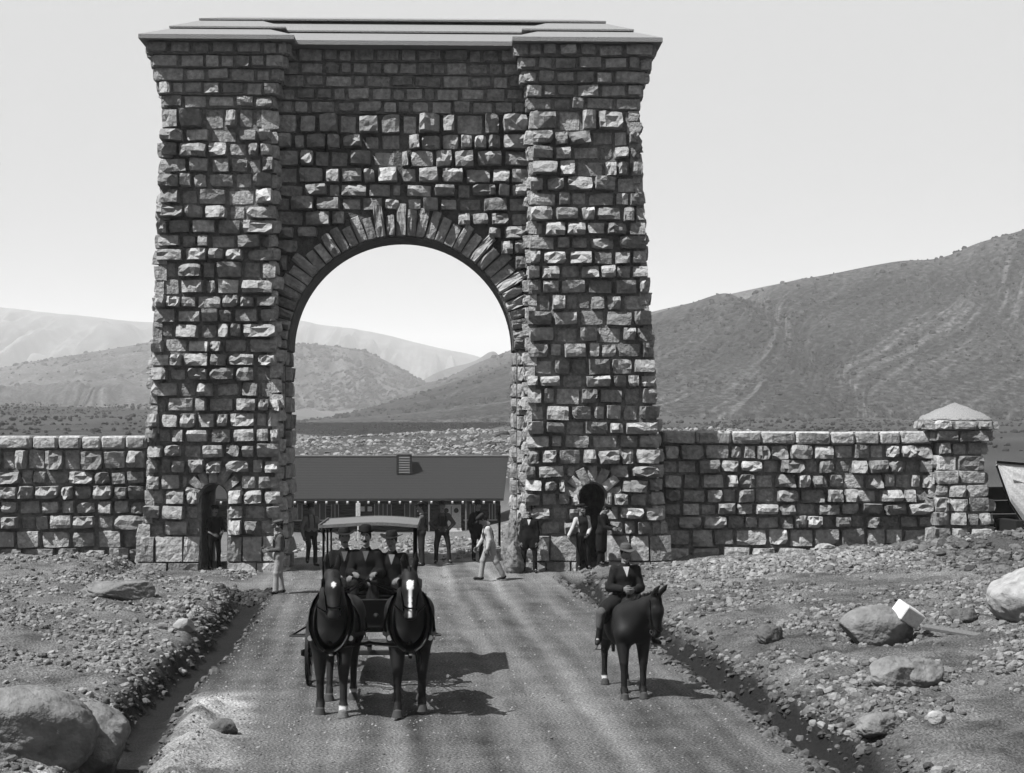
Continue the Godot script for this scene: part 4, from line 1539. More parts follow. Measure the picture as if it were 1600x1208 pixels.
# ------------------------------------------------------------------ horses
func horse(label: String, D: Dictionary, where: Vector3, turn: float) -> Node3D:
	var root := thing("horse", label, "horse", where, turn)
	root.scale = Vector3.ONE * D.get("size", 1.0)
	var nb := Vector3(0, 1.3, 0.6)
	var R := Basis.from_euler(D.get("neck", Vector3.ZERO))
	var H := Basis.from_euler(D.get("head", Vector3.ZERO))
	var pollr := Vector3(0, 1.9, 1.0)
	var pol := nb + R * (pollr - nb)
	var hp := func(p: Vector3) -> Vector3: return pol + R * (H * (p - pollr))
	var f := Field.new(Vector3(-0.75, -0.02, -1.25), Vector3(0.95, 2.4, 1.75), 0.0215)
	f.cap(Vector3(0, 1.15, 0.3), Vector3(0, 1.12, -0.1), 0.27, 0.335, 0.1, Vector3(0.93, 1.08, 1))
	f.cap(Vector3(0, 1.16, 0.5), Vector3(0, 1.14, 0.3), 0.2, 0.25, 0.1, Vector3(0.9, 1.2, 1))
	f.cap(Vector3(0, 1.12, -0.1), Vector3(0, 1.2, -0.62), 0.335, 0.28, 0.1, Vector3(0.95, 1.05, 1))
	for s in [-1.0, 1.0]:
		f.cap(Vector3(s * 0.13, 1.3, -0.55), Vector3(s * 0.12, 1.22, -0.82), 0.22, 0.19, 0.08)
		f.cap(Vector3(s * 0.13, 1.34, 0.38), Vector3(s * 0.15, 1.06, 0.66), 0.16, 0.16, 0.08)
	f.cap(Vector3(0, 1.47, 0.36), Vector3(0, 1.42, 0.0), 0.1, 0.1, 0.12)
	for s in [-1.0, 1.0]:
		f.cap(Vector3(s * 0.085, 1.12, 0.7), Vector3(s * 0.09, 0.98, 0.7), 0.115, 0.1, 0.03)
	var mid := nb + R * (Vector3(0, 1.64, 0.86) - nb)
	f.cap(Vector3(0, 1.3, 0.5), mid, 0.24, 0.155, 0.1)
	f.cap(Vector3(0, 1.12, 0.62), mid - R * Vector3(0, 0.06, -0.04), 0.2, 0.13, 0.08)
	f.cap(mid, pol - R * Vector3(0, 0.06, 0.0), 0.15, 0.105, 0.06)
	f.cap(hp.call(Vector3(0, 1.86, 1.04)), hp.call(Vector3(0, 1.72, 1.16)), 0.098, 0.108, 0.05)
	f.cap(hp.call(Vector3(0, 1.72, 1.16)), hp.call(Vector3(0, 1.45, 1.33)), 0.102, 0.066, 0.05)
	f.cap(hp.call(Vector3(0, 1.66, 1.1)), hp.call(Vector3(0, 1.42, 1.27)), 0.088, 0.05, 0.04)
	f.cap(hp.call(Vector3(-0.025, 1.4, 1.345)), hp.call(Vector3(0.025, 1.4, 1.345)), 0.058, 0.058, 0.03)
	for s in [-1.0, 1.0]:
		f.cap(hp.call(Vector3(s * 0.075, 1.79, 1.15)), hp.call(Vector3(s * 0.08, 1.75, 1.17)), 0.034, 0.03, 0.03)
		f.dig(hp.call(Vector3(s * 0.042, 1.42, 1.41)), 0.02, 0.012)
		f.cap(hp.call(Vector3(s * 0.06, 1.94, 1.0)), hp.call(Vector3(s * 0.085, 2.08, 1.03)), 0.042, 0.042, 0.03, Vector3(1, 1, 0.7))
		f.cap(hp.call(Vector3(s * 0.085, 2.08, 1.03)), hp.call(Vector3(s * 0.078, 2.2, 1.06)), 0.042, 0.01, 0.01, Vector3(1, 1, 0.7))
	var lg: Array = D.get("legs", [[0.0, 0.0], [0.05, 0.0], [0.0, 0.0], [0.0, 0.0]])
	var feet := []
	for k in 4:
		var s := 1.0 if k % 2 == 0 else -1.0
		var dz: float = lg[k][0]
		var lift: float = lg[k][1]
		if k < 2:
			var kn := Vector3(s * 0.165, 0.53 + lift * 0.6, 0.64 + dz * 0.7 + lift)
			var fe := Vector3(s * 0.165, 0.15 + lift, 0.63 + dz - lift * 0.3)
			var ho := fe + Vector3(0, -0.09, 0.05)
			f.cap(Vector3(s * 0.17, 1.02, 0.6), kn + Vector3(0, 0.06, 0), 0.132, 0.074, 0.06)
			f.cap(kn + Vector3(0, 0.04, 0.005), kn + Vector3(0, -0.05, 0.005), 0.066, 0.056, 0.02)
			f.cap(kn, fe, 0.056, 0.05, 0.02)
			f.cap(fe, ho, 0.064, 0.058, 0.02)
			feet.append(ho)
		else:
			var st := Vector3(s * 0.185, 1.0, -0.52)
			var hk := Vector3(s * 0.165, 0.56 + lift * 0.5, -0.86 + dz * 0.6)
			var fe := Vector3(s * 0.165, 0.15 + lift, -0.8 + dz)
			var ho := fe + Vector3(0, -0.09, 0.05)
			f.cap(Vector3(s * 0.14, 1.2, -0.65), st, 0.21, 0.16, 0.08)
			f.cap(st, hk + Vector3(0, 0.05, 0.03), 0.15, 0.068, 0.06)
			f.cap(hk + Vector3(0, 0.04, -0.03), hk + Vector3(0, -0.06, 0.0), 0.06, 0.056, 0.03)
			f.cap(hk, fe, 0.053, 0.045, 0.02)
			f.cap(fe, ho, 0.056, 0.05, 0.02)
			feet.append(ho)
	var coat: float = D.get("coat", 0.022)
	var socks: Array = D.get("socks", [])
	var blaze: float = D.get("blaze", 0.0)
	var star: bool = D.get("star", false)
	var Hi := (R * H).inverse()
	var body := f.soup(Color.WHITE, func(p: Vector3) -> Color:
		var q := pollr + Hi * (p - pol)
		var c := coat * (1.0 + 0.35 * noise_a.get_noise_3dv(p * 25.0))
		var t := (1.86 - q.y) / 0.46
		var ridge := 1.1 + 0.3 * t
		if q.y < 1.92 and q.y > 1.36 and q.z > ridge - 0.0:
			if blaze > 0.0 and absf(q.x) < blaze * (1.8 if absf(q.y - 1.79) < 0.05 else 0.85) and q.y < 1.85:
				return Color(0.42, 0.42, 0.42)
			if star and Vector2(q.x, q.y - 1.8).length() < 0.03:
				return Color(0.38, 0.38, 0.38)
		for k in socks:
			if p.y < 0.15 and p.distance_to(feet[k]) < 0.13:
				return Color(0.26, 0.26, 0.26)
		return Color(c, c, c))
	obj("body", body.mesh(), M.hide, root)
	for k in 4:
		var st := flat()
		lathe(st, [Vector2(0.0, -0.055), Vector2(0.082, -0.055), Vector2(0.058, 0.03), Vector2(0.03, 0.05)], Transform3D(Basis(), feet[k] + Vector3(0, 0.0, 0.01)), 14)
		part("hoof", st, M.grey_wood if k in D.get("pale_hooves", []) else M.hoof, root)
	# mane and forelock, tail
	var g := Field.new(Vector3(-0.7, 0.2, -1.6), Vector3(0.9, 2.3, 1.6), 0.024)
	for k in 7:
		var t := k / 6.0
		var a := Vector3(0, 1.56, 0.42).lerp(mid + R * Vector3(0, 0.16, -0.12), t * 2.0) if t < 0.5 else (mid + R * Vector3(0, 0.16, -0.12)).lerp(pol + R * Vector3(0, 0.06, -0.03), t * 2.0 - 1.0)
		g.cap(a, a + R * Vector3(0.1 * D.get("mane_side", -1.0), -0.22, 0.02), 0.035, 0.02, 0.03)
	g.cap(hp.call(Vector3(0, 1.99, 1.02)), hp.call(Vector3(0.01, 1.86, 1.15)), 0.03, 0.015, 0.02)
	g.ruffle(noise_b, 0.03, Vector3(160, 40, 160))
	obj("mane", g.soup().mesh(), M.mane, root)
	g = Field.new(Vector3(-0.3, 0.2, -1.45), Vector3(0.3, 1.6, -0.7), 0.024)
	g.cap(Vector3(0, 1.38, -1.0), Vector3(0, 1.2, -1.14), 0.045, 0.06, 0.03)
	g.cap(Vector3(0, 1.2, -1.14), Vector3(0.02, 0.55, -1.14), 0.07, 0.03, 0.04)
	g.ruffle(noise_b, 0.03, Vector3(160, 30, 160))
	obj("tail", g.soup().mesh(), M.mane, root)
	# bridle
	for s in [-1.0, 1.0]:
		var st := flat()
		tube(st, [hp.call(Vector3(s * 0.07, 1.95, 0.98)), hp.call(Vector3(s * 0.112, 1.82, 1.06)), hp.call(Vector3(s * 0.105, 1.66, 1.17)), hp.call(Vector3(s * 0.078, 1.45, 1.3))], 0.012, 0.012, 6)
		part("cheek_strap", st, M.leather, root)
		st = flat()
		var rg := []
		for j in 12:
			rg.append(hp.call(Vector3(s * 0.085, 1.43 + 0.032 * sin(TAU * j / 12), 1.3 + 0.032 * cos(TAU * j / 12))))
		tube(st, rg, 0.006, 0.006, 6, true)
		part("bit_ring", st, M.brass, root)
		if D.get("harness", false):
			st = flat()
			var c: Vector3 = hp.call(Vector3(s * 0.135, 1.8, 1.14))
			bx(st, Transform3D(R * H * Basis(Vector3.UP, s * 0.35), c), Vector3(0.012, 0.12, 0.12), 0.005)
			part("blinker", st, M.leather, root)
	for q in [[1.86, 0.108, 1.135, "browband"], [1.52, 0.09, 1.385, "noseband"]]:
		var st := flat()
		tube(st, [hp.call(Vector3(-q[1], q[0], q[2] - 0.13)), hp.call(Vector3(-q[1] * 0.6, q[0], q[2] - 0.01)), hp.call(Vector3(0, q[0], q[2] + 0.022)), hp.call(Vector3(q[1] * 0.6, q[0], q[2] - 0.01)), hp.call(Vector3(q[1], q[0], q[2] - 0.13))], 0.012, 0.012, 6)
		part(q[3], st, M.tan_leather if q[3] == "browband" else M.leather, root)
	if D.get("harness", false):
		var st := flat()
		var ring := []
		for j in 20:
			var an := TAU * j / 20
			ring.append(Vector3(0.25 * sin(an), 1.3 + 0.37 * cos(an), 0.7 - 0.22 * cos(an)))
		tube(st, ring, 0.06, 0.06, 8, true)
		part("collar", st, M.leather, root)
		for s in [-1.0, 1.0]:
			st = flat()
			var hm := []
			for j in 9:
				var an := 0.12 + 2.75 * j / 8.0
				hm.append(Vector3(s * 0.25 * sin(an), 1.3 + 0.4 * cos(an), 0.77 - 0.22 * cos(an)))
			tube(st, hm, 0.02, 0.02, 7)
			part("hame", st, M.hame_metal, root)
			st = flat()
			bar(st, Vector3(s * 0.3, 1.08, 0.62), Vector3(s * 0.37, 1.0, -0.3), 0.012, 0.05)
			bar(st, Vector3(s * 0.37, 1.0, -0.3), Vector3(s * 0.3, 0.82, -1.35), 0.012, 0.05)
			part("trace", st, M.leather, root)
			st = flat()
			tube(st, [Vector3(s * 0.03, 1.48, -0.5), Vector3(s * 0.22, 1.42, -0.62), Vector3(s * 0.34, 1.2, -0.7), Vector3(s * 0.36, 0.98, -0.78)], 0.015, 0.015, 6)
			tube(st, [Vector3(s * 0.34, 1.0, -0.2), Vector3(s * 0.36, 1.0, -0.75), Vector3(s * 0.2, 1.02, -1.03), Vector3(0, 1.02, -1.07)], 0.018, 0.018, 6)
			part("breeching", st, M.leather, root)
		st = flat()
		var band := []
		for j in 22:
			var an := TAU * j / 22
			band.append(Vector3(0.335 * sin(an), 1.14 + 0.38 * cos(an), 0.12))
		tube(st, band, 0.022, 0.022, 6, true)
		part("back_band", st, M.leather, root)
		for s in [-1.0, 1.0]:
			st = flat()
			tube(st, [hp.call(Vector3(s * 0.085, 1.43, 1.3)), Vector3(s * 0.2, 1.5, 0.85), Vector3(s * 0.1, 1.56, 0.25), D.get("hands", Vector3(0, 1.5, -2.5))], 0.009, 0.009, 5)
			part("rein", st, M.leather, root)
			st = flat()
			lathe(st, [Vector2(0, -0.012), Vector2(0.035, -0.012), Vector2(0.035, 0.012), Vector2(0, 0.012)], Transform3D(Basis(Vector3.RIGHT, PI / 2), Vector3(s * 0.27, 1.06, 0.82)), 12)
			part("hame_buckle", st, M.brass, root)
		st = flat()
		bar(st, Vector3(0, 0.93, 0.86), Vector3(0.02, 0.84, 0.95), 0.05, 0.02)
		tube(st, [Vector3(0, 0.9, 0.84), Vector3(0, 1.02, 0.93), Vector3(D.get("strap_x", 0.05), 0.86, 0.94), Vector3(D.get("strap_x", 0.05), 0.72, 0.9)], 0.022, 0.026, 6)
		part("breast_strap", st, M.tan_leather, root)
	return root

# ------------------------------------------------------------------ the wagon
func make_wagon(where: Vector3, turn: float) -> Node3D:
	var w := thing("passenger_wagon", "open passenger wagon with a pale flat canopy drawn by two horses", "wagon", where, turn)
	var st := flat()
	bx(st, at(0, 0.93, -0.1), Vector3(1.36, 0.1, 2.9), 0.02)
	for s in [-1.0, 1.0]:
		bx(st, at(s * 0.68, 1.12, -0.45), Vector3(0.05, 0.42, 2.1), 0.015)
	bx(st, at(0, 1.12, -1.52), Vector3(1.36, 0.42, 0.05), 0.015)
	var body := part("wagon_box", st, M.paint_dark, w)
	st = flat()
	bx(st, Transform3D(Basis(Vector3.RIGHT, 0.35), Vector3(0, 1.16, 1.42)), Vector3(1.3, 0.42, 0.03), 0.01)
	part("dashboard", st, M.paint_dark, w)
	st = flat()
	bx(st, at(0, 0.995, 1.2), Vector3(1.1, 0.04, 0.3), 0.01)
	part("footboard", st, M.grey_wood, w)
	for q in [[0.5, 1.26], [-0.5, 1.3], [-1.2, 1.3]]:
		st = flat()
		bx(st, at(0, q[1], q[0]), Vector3(1.4, 0.1, 0.42), 0.03)
		bx(st, at(0, q[1] - 0.16, q[0]), Vector3(1.3, 0.22, 0.34), 0.01)
		bx(st, at(0, q[1] + 0.22, q[0] - 0.24), Vector3(1.4, 0.2, 0.06), 0.02)
		part("seat", st, M.leather, w)
	for s in [-1.0, 1.0]:
		for z in [0.42, 0.3, -0.55, -1.45]:
			st = flat()
			tube(st, [Vector3(s * 0.74, 0.95, z), Vector3(s * 0.74, 2.42, z)], 0.016, 0.016, 7)
			part("canopy_post", st, M.iron, w)
	# canopy: a shallow curved top with a drop edge
	var s2 := Soup.new()
	var cp := flat()
	var n := 16
	for i in n:
		for j in 10:
			var e := []
			for q in [[i, j], [i + 1, j], [i + 1, j + 1], [i, j + 1]]:
				var u := float(q[0]) / n * 2.0 - 1.0
				var t := float(q[1]) / 10.0
				e.append(Vector3(u * 0.8, 2.475 + 0.022 * (1.0 - u * u) - 0.015 * absf(sin(t * 9.4)) + 0.012 * sin(u * 3.0 + 1.0), 0.6 - 2.2 * t))
			quad(cp, e[0], e[1], e[2], e[3], Vector3.UP)
			var dn := Vector3(0, -0.025, 0)
			quad(cp, e[0] + dn, e[1] + dn, e[2] + dn, e[3] + dn, Vector3.DOWN)
	var can := part("canopy", cp, M.canvas, w)
	var edge := []
	for i in n + 1:
		var u := float(i) / n * 2.0 - 1.0
		edge.append(Vector3(u * 0.8, 2.475 + 0.022 * (1.0 - u * u) + 0.012 * sin(u * 3.0 + 1.0), 0.0))
	for z in [0.6, -1.6]:
		cp = flat()
		for i in n:
			var a: Vector3 = edge[i] + Vector3(0, 0.01, z)
			var b: Vector3 = edge[i + 1] + Vector3(0, 0.01, z)
			var da := Vector3(0, -0.05 - (0.0 if z > 0 else 0.11 * maxf(0.0, sin((float(i) / n) * PI * 1.6)) * float(i < 11)), 0)
			var db := Vector3(0, -0.05 - (0.0 if z > 0 else 0.11 * maxf(0.0, sin((float(i + 1) / n) * PI * 1.6)) * float(i + 1 < 11)), 0)
			var o := Vector3(0, 0, 0.012 * signf(z))
			quad(cp, a + o, b + o, b + o + db, a + o + da, Vector3(0, 0, z))
			quad(cp, a - o, b - o, b - o + db, a - o + da, Vector3(0, 0, -z))
			quad(cp, a + o + da, b + o + db, b - o + db, a - o + da, Vector3.DOWN)
		part("valance", cp, M.canvas, can)
	for s in [-1.0, 1.0]:
		cp = flat()
		bx(cp, at(s * 0.8, 2.44, -0.5), Vector3(0.02, 0.09, 2.2), 0.004)
		part("valance", cp, M.canvas, can)
	# wheels
	for q in [[1.35, 0.5], [-0.75, 0.62]]:
		for s in [-1.0, 1.0]:
			var r: float = q[1]
			var c := Vector3(s * 0.9, r, q[0])
			st = flat()
			var ring := []
			for j in 32:
				var an := TAU * j / 32
				ring.append(Vector3(0, cos(an), sin(an)))
			for j in 32:
				var p0: Vector3 = ring[j]
				var p1: Vector3 = ring[(j + 1) % 32]
				var o := Vector3(0.025, 0, 0)
				quad(st, c + p0 * r + o, c + p1 * r + o, c + p1 * r - o, c + p0 * r - o, p0)
				quad(st, c + p0 * (r - 0.055) + o, c + p1 * (r - 0.055) + o, c + p1 * (r - 0.055) - o, c + p0 * (r - 0.055) - o, -p0)
				for d in [o, -o]:
					quad(st, c + p0 * r + d, c + p1 * r + d, c + p1 * (r - 0.055) + d, c + p0 * (r - 0.055) + d, d)
			var wh := part("wheel", st, M.paint_dark, w)
			st = flat()
			lathe(st, [Vector2(0, -0.1), Vector2(0.055, -0.1), Vector2(0.075, -0.03), Vector2(0.075, 0.03), Vector2(0.045, 0.12), Vector2(0, 0.12)], Transform3D(Basis(Vector3.FORWARD, PI / 2 * s), c), 14)
			part("hub", st, M.paint_dark, wh)
			for j in 12:
				st = flat()
				var an := TAU * j / 12
				var dd := Vector3(0, cos(an), sin(an))
				tube(st, [c + dd * 0.06, c + dd * (r - 0.04)], 0.017, 0.014, 6)
				part("spoke", st, M.dark_wood, wh)
	for z in [1.35, -0.75]:
		st = flat()
		bar(st, Vector3(-0.9, 0.5 if z > 0 else 0.62, z), Vector3(0.9, 0.5 if z > 0 else 0.62, z), 0.08, 0.08)
		part("axle", st, M.iron, w)
		for s in [-1.0, 1.0]:
			st = flat()
			tube(st, [Vector3(s * 0.5, 0.84, z - 0.35), Vector3(s * 0.5, 0.74, z), Vector3(s * 0.5, 0.84, z + 0.35)], 0.025, 0.025, 6)
			tube(st, [Vector3(s * 0.5, 0.8, z - 0.34), Vector3(s * 0.5, 0.66, z), Vector3(s * 0.5, 0.8, z + 0.34)], 0.025, 0.025, 6)
			part("leaf_spring", st, M.iron, w)
	# pole, trees and yoke
	st = flat()
	tube(st, [Vector3(0, 0.62, 1.2), Vector3(0.1, 0.75, 2.2), Vector3(0.22, 0.98, 4.75)], 0.05, 0.032, 8)
	part("pole", st, M.dark_wood, w)
	st = flat()
	bar(st, Vector3(-0.6, 0.74, 1.78), Vector3(0.95, 0.74, 1.78), 0.07, 0.08)
	part("doubletree", st, M.grey_wood, w)
	for x in [-0.3, 0.74]:
		st = flat()
		bar(st, Vector3(x - 0.36, 0.8, 1.94), Vector3(x + 0.36, 0.8, 1.94), 0.05, 0.06)
		part("singletree", st, M.grey_wood, w)
	st = flat()
	tube(st, [Vector3(-0.3, 1.0, 4.66), Vector3(0.22, 1.06, 4.72), Vector3(0.74, 1.0, 4.66)], 0.024, 0.024, 8)
	part("neck_yoke", st, M.grey_wood, w)
	for s in [-1.0, 1.0]:
		st = flat()
		tube(st, [Vector3(s * 0.7, 1.05, 1.3), Vector3(s * 1.14, 0.8, 1.5), Vector3(s * 0.72, 0.82, 1.4)], 0.02, 0.02, 7)
		bx(st, at(s * 1.04, 0.79, 1.46), Vector3(0.3, 0.025, 0.22), 0.008)
		part("step_iron", st, M.iron, w)
	return w

# ------------------------------------------------------------------ boat and small things
func make_boat() -> void:
	var b := thing("boat", "white wooden boat hull raised beside the end pillar, bow towards the pillar", "boat", Vector3(16.95, 0.0, -0.6), 0.12)
	var n := 14
	var m := 10
	var sec := []
	for i in n + 1:
		var t := float(i) / n
		var x := 5.6 * t
		var half := 0.95 * pow(sin(minf(t * 1.25, 1.0) * PI * 0.5), 0.8) + 0.02
		var keel := lerpf(2.95, 1.05, pow(minf(t * 5.5, 1.0), 0.62))
		var top := 3.02 - 0.5 * t + 0.3 * t * t
		var row := []
		for j in m + 1:
			var v := float(j) / m
			row.append(Vector3(x + 0.0, lerpf(keel, top, v), half * pow(v, 0.35)))
		sec.append(row)
	var st := flat()
	for s in [1.0, -1.0]:
		for i in n:
			for j in m:
				var q := []
				for e in [[i, j], [i + 1, j], [i + 1, j + 1], [i, j + 1]]:
					var p: Vector3 = sec[e[0]][e[1]]
					q.append(Vector3(p.x, p.y, p.z * s + (0.008 * s if e[1] % 2 == 0 else 0.0)))
				quad(st, q[0], q[1], q[2], q[3], Vector3(-0.3, -0.3, s))
				var inn := Vector3(0.02, 0.0, -0.03 * s)
				quad(st, q[0] + inn, q[1] + inn, q[2] + inn, q[3] + inn, Vector3(0, 0.3, -s))
	part("hull", st, M.paint_white, b)
	st = flat()
	for s in [1.0, -1.0]:
		var pts := []
		for i in n + 1:
			var p: Vector3 = sec[i][m]
			pts.append(Vector3(p.x, p.y + 0.01, p.z * s))
		tube(st, pts, 0.045, 0.045, 7)
	part("gunwale", st, M.grey_wood, b)
	st = flat()
	var kp := []
	for i in n + 1: kp.append(sec[i][0])
	tube(st, kp, 0.035, 0.035, 7)
	part("keel", st, M.paint_white, b)
	st = flat()
	for k in 3:
		tube(st, [sec[1 + k][6] + Vector3(0, -0.02, 0.03), sec[6][5 - k] + Vector3(0, -0.02, 0.03), sec[13][5 - k] + Vector3(0, -0.02, 0.03)], 0.012, 0.012, 5)
	part("strake", st, M.paint_white, b)
	var c := thing("timber_cradle", "dark boxed timber cradle under the white boat hull", "cradle", Vector3(17.2, 0.3, -0.8), 0.12)
	for k in 5:
		st = flat()
		bx(st, at(2.6, 0.2 + 0.4 * k, -0.75), Vector3(5.6, 0.385, 0.1), 0.015)
		part("plank", st, M.dark_wood, c)
	for x in [0.1, 1.2, 2.6, 4.4]:
		st = flat()
		bx(st, at(x, 0.5, 0.2), Vector3(0.25, 1.4 if x > 1.0 else 1.2, 1.4), 0.02)
		part("cross_timber", st, M.dark_wood, c)

func add_people() -> void:
	var g := func(x: float, z: float) -> Vector3: return Vector3(x, land(x, z, false), z)
	# in and around the archway
	person("man in black standing inside the left doorway with rolled sleeves", {"tall": 1.78, "top_mat": M.dark_cloth, "vest_mat": M.black_cloth, "leg_mat": M.black_cloth, "sleeve": 0.3, "hat": "cap", "ua_l": Vector3(0.25, -1, 0.2), "fa_l": Vector3(-0.5, -0.25, 0.9), "ua_r": Vector3(-0.3, -1, -0.1), "fa_r": Vector3(0.5, -0.4, 0.8), "moustache": true}, g.call(-5.32, -0.35), 0.55)
	person("man in a dark shirt and light trousers beside the left ditch, facing left", {"tall": 1.76, "top_mat": M.mid_cloth, "leg_mat": M.pale_cloth, "straps": true, "strap_mat": M.pale_cloth, "hat": "cap", "hat_mat": M.felt_grey, "hat_tilt": 0.05, "lean": Vector3(0, 1, -0.06), "head": Vector3(0.15, 0.1, 0), "ua_l": Vector3(0.12, -1, 0.1), "fa_l": Vector3(-0.2, -0.1, 1), "ua_r": Vector3(-0.12, -1, 0.15), "fa_r": Vector3(0.25, 0.0, 1), "loose": 1.06, "th_l": Vector3(0.05, -1, 0.16), "sh_l": Vector3(0, -1, 0.04), "th_r": Vector3(-0.05, -1, -0.12), "sh_r": Vector3(0, -1, -0.16)}, g.call(-2.85, 6.6), -PI / 2 + 0.25)
	person("man in a pale shirt resting one knee against the left side of the arch", {"tall": 1.75, "top_mat": M.grey_cloth, "leg_mat": M.denim, "straps": true, "hat": "fedora", "th_r": Vector3(-0.1, -0.75, 0.6), "sh_r": Vector3(0, -1, -0.3), "th_l": Vector3(0.1, -1, 0), "ua_l": Vector3(0.5, -1, 0.1), "fa_l": Vector3(0.25, -0.8, 0.4), "ua_r": Vector3(-0.45, -1, 0.1), "fa_r": Vector3(0.1, -1, 0.5)}, g.call(-2.75, -1.9), 0.35)
	person("man in a light shirt and dark overalls facing left, one arm stretched forward", {"tall": 1.8, "top_mat": M.mid_cloth, "leg_mat": M.denim, "bib": true, "straps": true, "hat": "wide", "ua_l": Vector3(0.1, -0.55, 0.8), "fa_l": Vector3(0, 0.05, 1), "ua_r": Vector3(-0.1, -0.7, 0.7), "fa_r": Vector3(0.1, 0.1, 1), "pm_l": Vector3(0, -1, 0)}, g.call(0.46, -1.9), -PI / 2 + 0.15)
	person("man in dark bib overalls with hands on hips under the arch", {"tall": 1.8, "top_mat": M.mid_cloth, "leg_mat": M.denim, "bib": true, "straps": true, "strap_mat": M.grey_cloth, "hat": "wide", "th_l": Vector3(0.2, -1, 0.03), "th_r": Vector3(-0.18, -1, 0), "sh_l": Vector3(0.05, -1, 0), "ua_l": Vector3(0.62, -0.8, -0.1), "fa_l": Vector3(-0.62, -0.6, 0.3), "ua_r": Vector3(-0.62, -0.8, -0.1), "fa_r": Vector3(0.62, -0.6, 0.3)}, g.call(1.06, -2.9), 0.1)
	person("man in a dark suit standing behind the man in the white shirt", {"tall": 1.76, "jacket": true, "tail": 0.2, "top_mat": M.black_cloth, "leg_mat": M.black_cloth, "hat": "fedora", "ua_l": Vector3(0.3, -1, -0.2), "fa_l": Vector3(-0.1, -1, 0.15), "ua_r": Vector3(-0.35, -1, -0.15), "fa_r": Vector3(0.2, -1, 0.1)}, g.call(2.12, -3.8), 0.5)
	person("man in a white shirt and light trousers striding left across the road", {"tall": 1.8, "top_mat": M.white_cloth, "leg_mat": M.pale_cloth, "straps": true, "strap_mat": M.denim, "hat": "cap", "hat_mat": M.denim, "lean": Vector3(0, 1, 0.22), "head": Vector3(0.55, 0, 0), "th_l": Vector3(0.05, -1, -0.3), "sh_l": Vector3(0, -1, -0.55), "th_r": Vector3(-0.05, -1, 0.42), "sh_r": Vector3(0, -1, 0.12), "ft_l": Vector3(0.1, -0.35, 1), "ft_r": Vector3(-0.1, 0.02, 1), "ua_l": Vector3(0.12, -1, -0.12), "fa_l": Vector3(0, -1, 0.25), "ua_r": Vector3(-0.12, -1, 0.2), "fa_r": Vector3(0.1, -0.8, 0.6), "loose": 1.08}, g.call(2.36, 3.0), -PI / 2 + 0.2)
	person("man in a black suit and hat standing at the foot of the right tower", {"tall": 1.8, "jacket": true, "tail": 0.22, "top_mat": M.black_cloth, "leg_mat": M.black_cloth, "hat": "fedora", "front": M.white_cloth, "moustache": true, "th_l": Vector3(0.13, -1, 0), "th_r": Vector3(-0.13, -1, 0)}, g.call(3.5, 0.55), -0.15)
	person("man in waistcoat and white sleeves leaning on the left edge of the right doorway", {"tall": 1.78, "top_mat": M.white_cloth, "vest_mat": M.dark_cloth, "leg_mat": M.dark_cloth, "hat": "cap", "lean": Vector3(-0.12, 1, 0.02), "ua_r": Vector3(-0.5, -0.85, 0.3), "fa_r": Vector3(-0.5, -0.7, 0.4), "ua_l": Vector3(0.2, -1, 0.1), "fa_l": Vector3(-0.4, -0.5, 0.6), "head": Vector3(0, 0.7, 0), "beard": M.grey_cloth, "hair_mat": M.grey_cloth}, g.call(5.0, 0.62) + Vector3(0, 0.06, 0), 0.25)
	person("stooped man in a long black coat holding out a hand by the right doorway", {"tall": 1.66, "jacket": true, "tail": 0.5, "top_mat": M.black_cloth, "leg_mat": M.black_cloth, "lean": Vector3(0, 1, 0.14), "head": Vector3(0.45, 0, 0), "ua_l": Vector3(0.1, -0.9, 0.35), "fa_l": Vector3(0.1, -0.3, 1), "ua_r": Vector3(-0.1, -0.9, 0.35), "fa_r": Vector3(0, -0.2, 1), "loose": 1.15, "hat": "cap"}, g.call(5.5, 0.6) + Vector3(0, 0.06, 0), PI / 2 - 0.45)
	# on the wagon
	var wx := 0.02
	var sit := {"th_l": Vector3(0.12, 0.1, 1), "th_r": Vector3(-0.12, 0.1, 1), "sh_l": Vector3(0.02, -1, 0.28), "sh_r": Vector3(-0.02, -1, 0.28), "pel": Vector3(0, 1.44, 0), "jacket": true, "tail": 0.14, "top_mat": M.black_cloth, "leg_mat": M.black_cloth, "ua_l": Vector3(0.25, -1, 0.3), "fa_l": Vector3(-0.45, -0.1, 1), "ua_r": Vector3(-0.25, -1, 0.3), "fa_r": Vector3(0.45, -0.1, 1), "pm_l": Vector3(0, -1, 0), "pm_r": Vector3(0, -1, 0)}
	var a := sit.duplicate()
	a.merge({"hat": "wide", "tall": 1.84, "front": M.mid_cloth, "moustache": true, "head": Vector3(0.05, 0.1, 0.06), "pm_r": Vector3(0.5, -1, 0)}, true)
	person("left passenger on the wagon seat in a dark suit and creased felt hat", a, Vector3(wx - 0.38, 0.03, 21.05), 0.05)
	a = sit.duplicate()
	a.merge({"hat": "derby", "tall": 1.86, "front": M.mid_cloth, "moustache": true, "head": Vector3(0.02, -0.1, 0), "fa_l": Vector3(-0.3, 0.05, 1), "fa_r": Vector3(0.3, 0.05, 1)}, true)
	person("driver in the middle of the wagon seat wearing a round bowler hat", a, Vector3(wx - 0.03, 0.02, 21.12), 0.0)
	a = sit.duplicate()
	a.merge({"hat": "wide", "tall": 1.84, "front": M.grey_cloth, "head": Vector3(0.1, -0.15, 0), "th_r": Vector3(-0.35, 0.28, 1), "sh_r": Vector3(-0.25, -1, 0.45), "ua_r": Vector3(-0.3, -0.8, 0.6), "fa_r": Vector3(-0.1, -0.25, 1)}, true)
	person("right passenger on the wagon seat in a wide brimmed hat, hand on knee", a, Vector3(wx + 0.39, -0.02, 21.04), -0.05)

